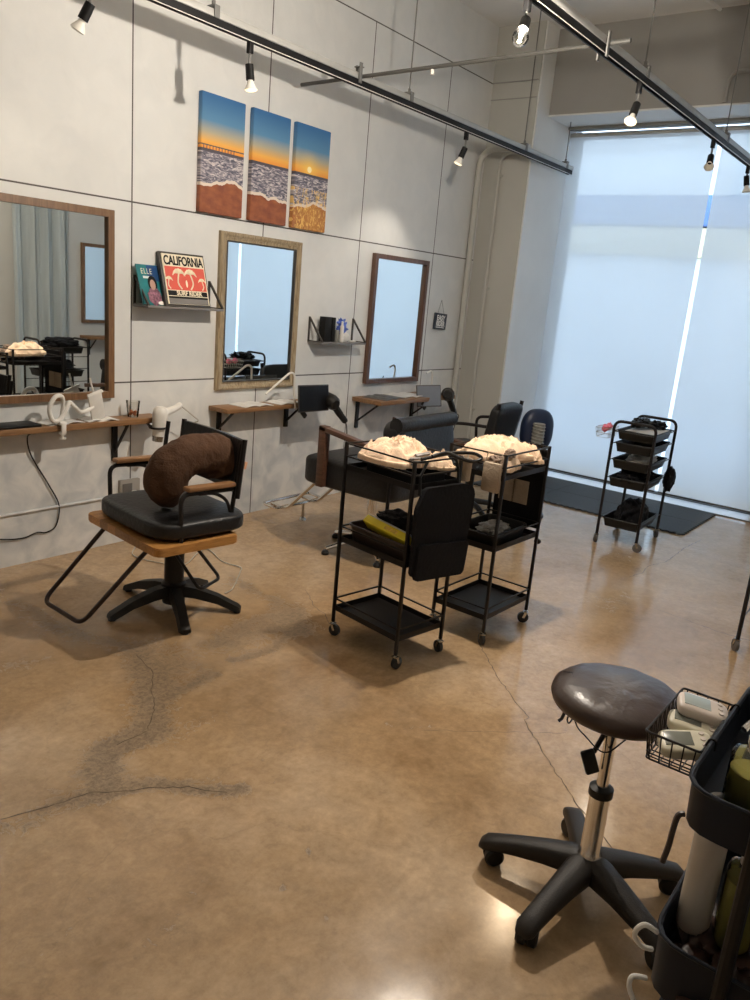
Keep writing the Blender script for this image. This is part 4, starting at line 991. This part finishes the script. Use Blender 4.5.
# arms (black tube) with wood pads
def arm(yo, near):
    ox = 0. if near else .055
    P = lambda x, z, y=yo: L1((x+ox, y, z))
    b = MB(); b.tube(fillet([P(-.645, .44), P(-.650, .632), P(-.385, .618)], .045, 6), .0095, 10)
    b.tube(fillet([P(-.400, .44), P(-.372, .62), P(-.345, .80)], .02, 4), .0095, 10)
    b.tube(smooth_path([P(-.56, .622), P(-.48, .612), P(-.42, .575), P(-.395, .52)], 5), .007, 8)
    b.build('arm_tube', M['black_metal'], c1)
    MB().beam(P(-.625, .650), P(-.385, .640), .042, .020, .006).build('armrest', M['arm_wood'], c1)
arm(-1.222, 1); arm(-.685, 0)
bk = MB(); 
def backf(u, v):
    y = -.760-u*.480; bow = math.sin(PI*u)*.022; x = -.300-.085*u+.030*v+bow; return L1((x, y, .60+v*.215+.0*math.sin(PI*u)))
bk.grid(backf, 16, 6); g = bmesh.ops.extrude_face_region(bk.bm, geom=bk.bm.faces[:]); bmesh.ops.translate(bk.bm, vec=(.016, 0, 0), verts=[v for v in g['geom'] if isinstance(v, bmesh.types.BMVert)])
bk.build('backrest', M['black_leather'], c1)
for k in (0, 1): MB().tube([backf(k, .0)+V3((.008, 0, -.02)), backf(k, 1)+V3((.008, 0, .006))], .011, 8).build('back_post', M['black_metal'], c1)
# front and rear foot rests
fr = MB().tube(fillet([L1((-.665, -.76, .392)), L1((-.885, -.645, .080)), L1((-.900, -.945, .080)), L1((-.705, -1.10, .392))], .05, 6), .0095, 10)
fr.build('footrest', M['dull_chrome'] if False else mat('brown_black_tube', (.035, .022, .018), .3, .5), c1)
MB().tube(fillet([L1((-.42, -.93, .40)), L1((-.275, -1.045, .15)), L1((-.435, -1.095, .15)), L1((-.51, -.96, .36))], .03, 6), .0075, 10).build('rear_brace', M['black_metal'], c1)

# brown U pillow standing on the cushion
pth = smooth_path([(-.555, -1.050, .545), (-.590, -1.055, .61), (-.590, -1.07, .685), (-.530, -1.08, .735), (-.44, -1.085, .745), (-.375, -1.09, .730), (-.335, -1.095, .690), (-.315, -1.095, .635)], 8)
n = len(pth); rad = []
for i in range(n):
    t_ = i/(n-1); rad.append((.080+.016*t_)*min(1., (.35+4*t_))*min(1., (.35+5*(1-t_)))*(1+.06*math.sin(t_*9)))
mbp = MB().tube(pth, rad, 40)
bmesh.ops.subdivide_edges(mbp.bm, edges=mbp.bm.edges[:], cuts=1, use_grid_fill=True)
mbp.bm.normal_update()
for v in mbp.bm.verts:
    q = v.co*9; w = noise.noise(V3((q.x*1.2, q.y*2.6, q.z*1.2)))*.007+abs(noise.noise(V3((v.co.x*26, v.co.y*9, v.co.z*20))))*-.008
    v.co += v.normal*w
pil_o = mbp.build('curved_pillow', M['pillow'], None, smooth=80); 
pr = thing('curved_pillow', 'brown curved body pillow standing on the first styling chair', 'pillow', (-.45, -1.08, .50))
pil_o.name = 'pillow_cover'; pil_o.parent = pr; pil_o.location = (.45, 1.08, -.50)
MB().box((.138, -.130, .205), (.014, .010, .030), Matrix.Rotation(.3, 3, 'Y'), bev=.001).build('sewn_tag', M['tag'], pr)

# ---------------------------------------------------------------- styling chair 2 (black block seat, walnut arm frames)
c2 = thing('styling_chair', 'black padded styling chair with brown arm frames behind the yellow box trolley', 'chair', (.93, -.96, 0))
def L2(p): return V3(p)-V3((.93, -.96, 0))
cushion(MB(), L2((.93, -.985, .472)), (.625, .63, .172), Matrix.Identity(3), .22, .004).build('seat', M['black_leather'], c2, smooth=50)
rb = Matrix.Rotation(R_(-9), 3, 'X')
cushion(MB(), L2((.93, -1.245, .66)), (.545, .12, .33), rb, .3, .006, 4.).build('backrest', M['black_leather'], c2, smooth=50)
MB().tube([L2((.665, -1.262, .80)), L2((1.195, -1.262, .80))], .040, 14).build('headroll', M['black_leather'], c2)
for X in (.605, 1.262):
    b = MB(); b.beam(L2((X, -.845, .405)), L2((X, -.845, .735)), .045, .045, .003, up=(0, 1, 0)); b.beam(L2((X, -.822, .724)), L2((X, -1.36, .650)), .045, .026, .003)
    b.build('arm_frame', M['walnut'], c2)
for k in range(5):
    a = R_(156+72*k); d = V3((math.cos(a), math.sin(a), 0)); b = MB()
    b.tube([d*.02+V3((0, 0, .075)), d*.15+V3((0, 0, .062)), d*.275+V3((0, 0, .035))], [.020, .016, .012], 10)
    lg = b.build('base_leg', M['chrome'], c2)
    MB().lathe([(0, 0), (.020, 0), (.022, .012), (.014, .024), (0, .026)], d*.275).build('glide', M['black_plastic'], lg)
MB().lathe([(0, .04), (.045, .04), (.045, .09), (.028, .10), (.028, .38), (.045, .39), (.045, .41), (0, .41)]).build('hydraulic_column', M['chrome'], c2)
b = MB()
for X in (.84, 1.12): b.tube(fillet([L2((X, -.80, .41)), L2((X+.0, -.62, .36)), L2((X+.02, -.36, .115)), L2((X+.02, -.24, .125))], .05, 5), .011, 10)
b.tube(fillet([L2((.80, -.34, .125)), L2((1.22, -.34, .125)), L2((1.22, -.22, .135)), L2((.80, -.22, .135))], .03, 4, True), .010, 8, True)
b.cyl(L2((1.06, -.32, .12)), L2((1.075, -.31, .012)), .008, seg=8); b.lathe([(0, 0), (.022, 0), (.018, .014), (0, .016)], L2((1.075, -.31, 0)))
b.build('footrest', M['chrome'], c2)

# ---------------------------------------------------------------- far chair by the column and the navy seat behind it
c3 = thing('styling_chair', 'black styling chair with turned back standing before the column and window', 'chair', (2.19, -.86, 0), R_(3))
for k in range(5):
    a = R_(20+72*k); d = V3((math.cos(a), math.sin(a), 0)); MB().tube([d*.02+V3((0, 0, .08)), d*.15+V3((0, 0, .07)), d*.29+V3((0, 0, .022))], [.022, .020, .018], 8).build('base_leg', M['black_plastic'], c3)
MB().lathe([(0, .03), (.045, .03), (.045, .10), (.03, .11), (.03, .38), (0, .38)]).build('hydraulic_column', M['black_metal'], c3)
cushion(MB(), (0, 0, .43), (.50, .50, .10), Matrix.Identity(3), .35).build('seat', M['black_leather'], c3, smooth=60)
cushion(MB(), (.0, -.20, .665), (.40, .075, .27), Matrix.Rotation(R_(10), 3, 'X'), .32, .01, 2.).build('backrest', M['black_leather'], c3, smooth=60)
for s in (-1, 1):
    MB().tube(fillet([(s*.27, .12, .42), (s*.27, .14, .635), (s*.27, -.05, .66), (s*.25, -.20, .66)], .05, 5), .011, 8).build('arm_tube', M['black_metal'], c3)
for s in (-1, 1): MB().tube([(s*.16, -.21, .60), (s*.18, -.235, .81)], .014, 8).build('back_post', M['black_metal'], c3)
c4 = thing('booster_seat', 'navy rounded padded shell with ribbed grey roll behind the far chair', 'booster seat', (2.47, -1.17, 0), R_(-35))
MB().lathe([(0, 0), (.14, 0), (.14, .02), (.05, .035), (.035, .05), (.035, .45), (.12, .47), (0, .475)]).build('pedestal', M['black_metal'], c4)
def shell(u, v):
    a = PI*(u); x = .17*math.cos(a)*(1-.25*v**3); z = .47+v*.29; y = -.12*math.sin(a)*(1-.5*v*v)
    return V3((x, y, z-.04*abs(math.cos(a))**2*v))
sh = MB(); cushion(sh, (0, -.02, .615), (.24, .12, .30), Matrix.Identity(3), .75, .0); sh.build('padded_shell', M['navy_leather'], c4, smooth=80)
b = MB()
for k in range(6): b.lathe([(.035, -.008), (.047, 0), (.035, .008)], (-.045, -.125, .555+k*.022), (0.1, -.1, 1), 20)
b.lathe([(0, -.07), (.040, -.07), (.040, .07), (0, .07)], (-.045, -.125, .61)); b.build('ribbed_roll', M['greybrown'], c4)

# ---------------------------------------------------------------- rolling stool in the foreground
st = thing('rolling_stool', 'round worn brown leather stool with chrome post and five legged base', 'stool', (-.800, -3.011, 0))
rnd = random.Random(2)
sm_ = MB().lathe([(0, .532), (.121, .532), (.139, .535), (.151, .544), (.156, .558), (.153, .572), (.139, .583), (.111, .591), (.065, .596), (.028, .597), (0, .597)], seg=72)
for v in sm_.bm.verts:
    if v.co.z > .566:
        v.co.z += .0025*noise.noise(v.co*22)+.0015*noise.noise(v.co*55)
sm_.build('seat', M['seat_leather'], st, smooth=80)
for (a, b_) in (((-.02, .135), (.0, .095)), ((-.035, .102), (-.01, .118)), ((.055, .065), (.085, .050))):
    MB().cyl((a[0], a[1], .5955-.45*(a[0]**2+a[1]**2)), (b_[0], b_[1], .5955-.45*(b_[0]**2+b_[1]**2)), .0012, seg=5).build('seat_scratch', M['rubber'], st)
MB().box((0, 0, .526), (.16, .12, .012), bev=.003).tube(smooth_path([(.0, -.0, .520), (-.015, .015, .46), (-.03, .025, .42)], 4), .006, 8).build('seat_mount', M['black_metal'], st)
MB().box((-.036, .028, .395), (.034, .012, .066), Matrix.Rotation(R_(-50), 3, 'Z') @ Matrix.Rotation(R_(-22), 3, 'Y'), bev=.005).build('lever_paddle', M['black_plastic'], st)
tr = MB()   # torn trim thread hanging under the seat
tr.tube(smooth_path([(-.125, .055, 0.540), (-.132, .060, 0.526), (-.120, .07, 0.525), (-.112, .07, 0.539)], 5), .002, 5)
tr.tube(smooth_path([(-.085, .075, 0.537), (-.078, .06, 0.497), (-.055, .045, 0.467), (-.03, .0, .43), (.0, -.035, 0.467), (.03, -.06, 0.500), (.07, -.09, 0.522), (.12, -.10, 0.537)], 6), .002, 5)
tr.tube([(-.095, .085, 0.538), (-.102, .09, 0.512), (-.108, .095, 0.506)], .004, 5)
tr.build('loose_thread', M['black_plastic'], st)
MB().cyl((0, 0, .27), (0, 0, .524), .0145, seg=24).build('gas_piston', M['chrome'], st)
MB().lathe([(0, .10), (.030, .10), (.031, .13), (.025, .14), (.025, .300), (.028, .302), (.028, .318), (.015, .322), (0, .322)], seg=28).build('chrome_sleeve', M['chrome'], st)
MB().lathe([(.0255, .300), (.0295, .300), (.0295, .320), (.0148, .326), (.0148, .318)], seg=28).build('sleeve_collar', M['black_plastic'], st)
for k in range(5):
    a = R_((103, 172, 247, 317, 31)[k]); d = V3((math.cos(a), math.sin(a), 0)); s = V3((-d.y, d.x, 0)); b = MB(); rings = []
    for t_, zt, hh, w in ((.0, .135, .07, .040), (.05, .130, .064, .036), (.11, .118, .054, .031), (.18, .100, .044, .027), (.235, .084, .036, .026), (.262, .074, .032, .026), (.276, .060, .016, .018)):
        p = d*t_; R2 = []
        for q in range(12):
            an = 2*PI*q/12; R2.append(b.bm.verts.new(p+s*w*math.copysign(abs(math.cos(an))**.6, math.cos(an))+V3((0, 0, zt-hh/2+hh/2*math.copysign(abs(math.sin(an))**.6, math.sin(an))))))
        rings.append(R2)
    for r0, r1 in zip(rings, rings[1:]):
        for i in range(12): b.bm.faces.new((r0[i], r0[(i+1) % 12], r1[(i+1) % 12], r1[i]))
    b.bm.faces.new(rings[0][::-1]); b.bm.faces.new(rings[-1])
    lg = b.build('base_leg', M['dark_plastic'], st, smooth=60)
    an = a+PI/2+rnd.uniform(-.5, .5); ax = V3((math.cos(an), math.sin(an), 0)); c0 = d*.250; f = V3((-ax.y, ax.x, 0))*.012
    w_ = MB()
    for sgn in (-1, 1): w_.lathe([(0, -.013), (.019, -.013), (.0255, -.007), (.0255, .008), (.020, .013), (0, .013)], c0+f+ax*sgn*.013+V3((0, 0, .0265)), ax, 24)
    w_.cyl(c0+V3((0, 0, .03)), c0+V3((0, 0, .062)), .006, seg=8)
    w_.build('caster_wheel', M['black_plastic'], lg)

# ---------------------------------------------------------------- navy cart in the right foreground
nc = thing('utility_cart', 'dark navy metal utility cart cut off by the right bottom corner', 'cart', (-1.175, -3.475, 0))
def LC(p): return V3(p)-V3((-1.175, -3.475, 0))
for z, h in ((.700, .072), (.396, .104), (.10, .09)):
    MB().tray(LC((-1.165, -3.475, z)), .47, .345, h, t=.003, flare=.003, r=.055, rim=.007).build('bin', M['navy_metal'], nc)
for sx in (-1.415, -.915):
    b = MB(); b.tube(fillet([LC((sx, -3.475-.062, .09)), LC((sx, -3.475-.062, .80)), LC((sx, -3.475+.062, .80)), LC((sx, -3.475+.062, .09))], .03, 5), .011, 10)
    b.build('upright', M['black_metal'], nc)
for sx in (-1.37, -.96):
    for sy in (-3.36, -3.59): caster(nc, *LC((sx, sy, 0))[:2], .03, .10, ang=1.)
# wire basket hung on the cart side
kb = thing('wire_basket', 'small dark wire basket of digital timers hanging on the navy cart', 'basket', (-1.158, -3.247, .708))
b = MB(); Lx, Ly, Hh = .215, .092, .052
def rect(l, w, z): return [(-l/2, -w/2, z), (l/2, -w/2, z), (l/2, w/2, z), (-l/2, w/2, z)]
b.tube(fillet(rect(Lx, Ly, Hh), .008, 3, True), .0022, 6, True); b.tube(fillet(rect(Lx*.94, Ly*.9, .012), .008, 3, True), .0014, 5, True); b.tube(fillet(rect(Lx*.92, Ly*.88, .0), .008, 3, True), .0018, 6, True)
for k in range(9):
    x = -Lx/2+.01+k*(Lx-.02)/8
    for s in (-1, 1): b.cyl((x*.92, s*Ly*.44, 0), (x, s*Ly/2, Hh), .0013, seg=5); b.cyl((x*.92, s*Ly*.44, 0), (min(x+.02, Lx/2-.005), s*Ly/2, Hh), .0011, seg=5)
    b.cyl((x*.92, -Ly*.44, 0), (x*.92, Ly*.44, 0), .0013, seg=5)
for k in range(5):
    y = -Ly/2+.008+k*(Ly-.016)/4
    for s in (-1, 1): b.cyl((s*Lx*.46, y*.9, 0), (s*Lx/2, y, Hh), .0013, seg=5)
    b.cyl((-Lx*.46, y*.9, 0), (Lx*.46, y*.9, 0), .0011, seg=5)
b.build('basket_wires', M['black_metal'], kb)
for x in (-.08, .08): MB().tube(fillet([(x, -.045, .052), (x, -.050, .068), (x, -.060, .068), (x, -.060, .05)], .006), .002, 6).build('hook', M['black_metal'], kb)
def timer(label, loc, rot, body, lcd, w=.088, h=.060):
    t = thing('digital_timer', label, 'timer', loc); t.rotation_euler = rot
    cushion(MB(), (0, 0, 0), (w, h, .024), Matrix.Identity(3), .42, 0.).build('timer_body', M[body], t, smooth=60)
    MB().box((-.012, .002, .0115), (.046, .036, .002), bev=.0008).build('display', M[lcd], t)
    b = MB()
    for k in range(3): b.lathe([(0, 0), (.0048, 0), (.0042, .0022), (0, .0024)], (.028, .016-k*.015, .0112), seg=14)
    b.build('button', M['timer_pink'], t)
    return t
timer('cream digital timer lying nearest in the wire basket', (-1.218, -3.258, .738), (R_(8), R_(-8), R_(-62)), 'cream_plastic', 'lcd')
timer('pinkish white digital timer tilted on top of the others', (-1.112, -3.253, .760), (R_(6), R_(8), R_(-70)), 'timer_pink', 'lcd_pale')
timer('cream digital timer half hidden under the pinkish one', (-1.145, -3.250, .738), (R_(0), R_(6), R_(-75)), 'cream_plastic', 'lcd')
def pump_bottle(loc, label, r, h, m, liquid=None, lv=.7, cap='chrome'):
    t = thing('pump_bottle', label, 'bottle', loc)
    MB().lathe([(0, .001), (r*.94, .0), (r, .008), (r, h*.86), (r*.9, h*.92), (r*.45, h*.96), (r*.42, h), (0, h)], seg=32).build('bottle_body', m, t, smooth=50)
    if liquid: MB().lathe([(0, .006), (r*.88, .006), (r*.93, .014), (r*.93, h*lv), (0, h*lv)], seg=32).build('liquid', liquid, t, smooth=50)
    b = MB().lathe([(r*.46, h*.955), (r*.46, h+.018), (r*.2, h+.024), (r*.14, h+.026), (r*.14, h+.055), (0, h+.055)]); b.tube(smooth_path([(0, 0, h+.052), (-.02, .01, h+.056), (-.045, .02, h+.046)], 4), .005, 8)
    b.build('pump_head', M[cap], t); return t
pump_bottle((-1.268, -3.372, .7035), 'clear jar with yellow liquid and metal pump in the upper tray', .036, .100, M['jar_glass'], M['liquid'], .62)
pump_bottle((-1.275, -3.337, .455), 'tall white shampoo bottle in the lower tray of the navy cart', .0265, .20, M['white_shampoo'], cap='white_plastic')
pump_bottle((-1.270, -3.398, .450), 'clear bottle of yellow green liquid in the lower tray', .030, .165, M['jar_glass'], M['liquid'], .78, 'white_plastic')
soft('tool_heap', 'dark brown items lying in the lower tray of the navy cart', 'tools', (-1.27, -3.395, .425), (.115, .075, .040), M['brown_content'], 5., .5, 3.)
sc_ = thing('hair_brush', 'black rounded brush handle poking up from the navy cart', 'brush', (-1.02, -3.345, .70)); 
MB().ball((0, 0, .10), (.022, .010, .062), 3, fn=lambda p: 1-.25*p.z*0+.15*(p.z < 0)*p.z).build('brush_handle', M['black_plastic'], sc_)
MB().cyl((0, 0, -.02), (0, 0, .06), .010, seg=12).build('brush_stem', M['black_plastic'], sc_)
fixed('hook_strip', MB().tube(smooth_path([(-1.365, -3.306, .705), (-1.370, -3.298, .700), (-1.370, -3.295, .67), (-1.370, -3.294, .645), (-1.376, -3.291, .615)], 4), .0045, 6), M['mid_bin'], 'thin brown strap hanging off the corner of the upper tray', 'strap')
fixed('cable_ring', MB().tube(smooth_path([(-1.375, -3.306, .490), (-1.385, -3.288, .500), (-1.392, -3.278, .490), (-1.392, -3.278, .474), (-1.388, -3.290, .462), (-1.375, -3.303, .455)], 6), .0042, 8), M['white_plastic'], 'white cable loop sticking out beside the lower tray', 'cable')
fixed('cable_ring', MB().tube(smooth_path([(-1.372, -3.303, .395), (-1.390, -3.286, .400), (-1.398, -3.286, .385), (-1.40, -3.30, .36), (-1.39, -3.31, .31)], 6), .0042, 8), M['white_plastic'], 'white cable end hanging low at the corner of the navy cart', 'cable')

# ---------------------------------------------------------------- lighting tracks
def track(y, x0, x1, z, label, rods):
    t = thing('lighting_track', label, 'lighting track', ((x0+x1)/2, y, z)); xc = (x0+x1)/2; L_ = x1-x0
    MB().box((0, 0, .022), (L_, .042, .030), bev=.002).build('steel_channel', M['channel'], t)
    b = MB(); b.box((0, -.014, -.010), (L_-.01, .008, .030)); b.box((0, .014, -.010), (L_-.01, .008, .030)); b.box((0, 0, .002), (L_-.01, .034, .008)); b.build('black_rail', M['track_black'], t)
    MB().box((0, -.0175, -.026), (L_-.01, .0025, .003)).build('edge_strip', M['white_plastic'], t)
    for x in rods:
        top = ZC-.0 if x < 3.5 else 2.88
        r = MB().cyl((x-xc, 0, .03), (x-xc, 0, top-z), .004, seg=8); r.box((x-xc, 0, .05), (.030, .050, .014), bev=.002); r.box((x-xc, .024, .03), (.03, .004, .05)); r.box((x-xc, -.024, .03), (.03, .004, .05)); r.cyl((x-xc, 0, .035), (x-xc, 0, .075), .009, seg=6)
        r.build('hanger_rod', M['grey_steel'], t)
    return t
track(-.52, -3.3, 3.84, 2.53, 'long black lighting track near the mirror wall', (-2.5, -1.2, .04, 1.53, 3.00, 3.72))
track(-1.90, -3.3, 3.92, 2.56, 'long black lighting track over the middle of the room', (-1.5, .1, 1.57, 3.10))
pp = thing('steel_pipe', 'thin steel pipe crossing between the two lighting tracks', 'pipe', (1.06, 0, 0))
MB().cyl((0, -.10, 2.545), (0, -2.02, 2.575), .010, seg=12).build('pipe', M['pipe_grey'], pp)
b = MB()
for y in (-.52, -1.90):
    for s in (-1, 1): b.box((s*.022, y+.03*s, 2.565), (.022, .008, .10), bev=.001)
    b.box((0, y, 2.60), (.030, .045, .005))
b.build('pipe_clamp', M['grey_steel'], pp)
MB().cyl((0, -1.0, 2.525), (0, -1.0, 2.548), .010, seg=10).build('white_cap', M['white_plastic'], pp)

def spot(x, y, z, aim, label, power, kind='reflector', size=70, col=(1., .72, .42), lit=True, blend=.6, drop=.05):
    t = thing('track_spotlight', label, 'spotlight', (x, y, z), 0, 'spotlights on the two lighting tracks'); t.scale = (1, 1, 1)
    d = (V3(aim)-V3((x, y, z))).normalized()
    MB().box((0, 0, -.045), (.026, .024, .060), bev=.003).build('track_adapter', M['track_black'], t)
    j = V3((0, 0, -.075-drop)); MB().cyl((0, 0, -.07), j, .006, seg=8).build('stem', M['grey_steel'], t)
    h0 = j-d*.005; h1 = j+d*.062; MB().cyl(h0, h1, .019, .020, seg=18).build('lamp_holder', M['track_black'], t)
    if kind == 'globe':
        MB().lathe([(.012, 0), (.016, .012), (.026, .028), (.031, .045), (.028, .062), (.016, .074), (0, .077)], h1, d, 24).build('bulb', M['bulb_glass'], t)
        MB().ball(h1+d*.035, (.007, .007, .012), 2).build('filament', M['bulb_on'], t); e = .09
    else:
        MB().lathe([(.012, 0), (.015, .012), (.028, .035), (.030, .042)], h1, d, 24).build('bulb', M['bulb_soft'], t)
        MB().lathe([(.0295, .040), (.022, .046), (0, .048)], h1, d, 24).build('bulb_face', M['bulb_on'] if lit else M['bulb_glass'], t); e = .06
    if power:
        if kind == 'globe': ld = bpy.data.lights.new('globe_light', 'POINT')      # bare clear bulb shines all round
        else: ld = bpy.data.lights.new('spot_beam', 'SPOT'); ld.spot_size = R_(size); ld.spot_blend = blend
        ld.energy = power; ld.color = col; ld.shadow_soft_size = .025
        lo = bpy.data.objects.new('spot_beam', ld); COL.objects.link(lo); lo.parent = t; lo.location = h1+d*e
        lo.rotation_euler = d.to_track_quat('-Z', 'Y').to_euler()
    return t
TUBE = 9; Z1 = 2.53; Z2 = 2.56; WARM = (1., .76, .50)
spot(-.567, -.52, Z1, (-.9, -.0, 1.4), 'clear bulb spotlight above the largest mirror', 2.5, 'reflector', 95, (1., .86, .68), lit=False)
spot(.264, -.52, Z1, (.45, -.75, 0), 'lit spotlight on the wall side track left of the beach canvases', 22, 'reflector', 80, WARM)
spot(2.20, -.52, Z1, (1.9, -.0, .9), 'lit spotlight on the wall side track right of the beach canvases', 14, 'reflector', 90, (1., .88, .74))
spot(.345, -1.90, Z2, (-1.0, -2.4, 1.1), 'large globe spotlight at the top centre of the photo', 132, 'globe', 105, (1., .89, .76), drop=.03)
spot(1.54, -1.90, Z2, (.38, -1.98, .80), 'spotlight on the room side track just right of the pipe clamp', 40, 'reflector', 46, WARM)
spot(2.875, -1.90, Z2, (1.5, -2.3, 1.2), 'spotlight on the room side track before the bright blind gap', 12, 'reflector', 70, (1., .86, .68), lit=False)
spot(3.79, -1.90, Z2, (3.7, -2.4, 0), 'spotlight on the room side track at the right edge', 6, 'reflector', 60, (1., .86, .68), lit=False, drop=.02)
spot(-1.35, -1.90, Z2, (-1.5, -2.5, 0), 'added unseen fill spotlight on the room side track', 6, 'reflector', 100, WARM)  # fill lamp added out of view to brighten the foreground
spot(-2.6, -.52, Z1, (-1.8, -1.3, 0), 'added unseen fill spotlight at the left end of the wall side track', 8, 'reflector', 100, WARM)  # another unseen lamp, added for warm fill from the left

# ---------------------------------------------------------------- daylight
wd = bpy.data.worlds.new('sky'); bpy.context.scene.world = wd; wd.use_nodes = True; N = wd.node_tree.nodes; L = wd.node_tree.links
bg = N['Background']; tc = N.new('ShaderNodeTexCoord'); sp = N.new('ShaderNodeSeparateXYZ'); L.new(tc.outputs['Generated'], sp.inputs[0])
rp = N.new('ShaderNodeValToRGB'); e = rp.color_ramp.elements
e[0].position = .0; e[0].color = (.67, .83, 1., 1); e[1].position = .6; e[1].color = (.58, .77, 1., 1)
L.new(sp.outputs[2], rp.inputs['Fac']); L.new(rp.outputs[0], bg.inputs['Color']); bg.inputs['Strength'].default_value = 7.4

# ---------------------------------------------------------------- camera
yaw, pit, rol, f = .6336, -.2583, .0893, 780.59
fw = V3((math.cos(yaw)*math.cos(pit), math.sin(yaw)*math.cos(pit), math.sin(pit)))
r = fw.cross(V3((0, 0, 1))).normalized(); u = r.cross(fw)
r2 = r*math.cos(rol)+u*math.sin(rol); u2 = -r*math.sin(rol)+u*math.cos(rol)
cam = bpy.data.cameras.new('camera'); co = bpy.data.objects.new('camera', cam); COL.objects.link(co)
mtx = Matrix((r2, u2, -fw)).transposed().to_4x4(); mtx.translation = (-2.5184, -3.5101, 1.4367); co.matrix_world = mtx
cam.sensor_fit = 'HORIZONTAL'; cam.sensor_width = 36; cam.lens = f/750*36; cam.clip_start = .02
sc = bpy.context.scene; sc.camera = co
sc.view_settings.view_transform = 'Standard'; sc.view_settings.look = 'None'; sc.view_settings.gamma = 1; sc.view_settings.exposure = 0.; sc.view_settings.use_curve_mapping = False
try:
    sc.cycles.use_denoising = True; sc.cycles.max_bounces = 10; sc.cycles.transparent_max_bounces = 16; sc.cycles.caustics_reflective = False; sc.cycles.caustics_refractive = False; sc.cycles.sample_clamp_indirect = 6.
except Exception: pass
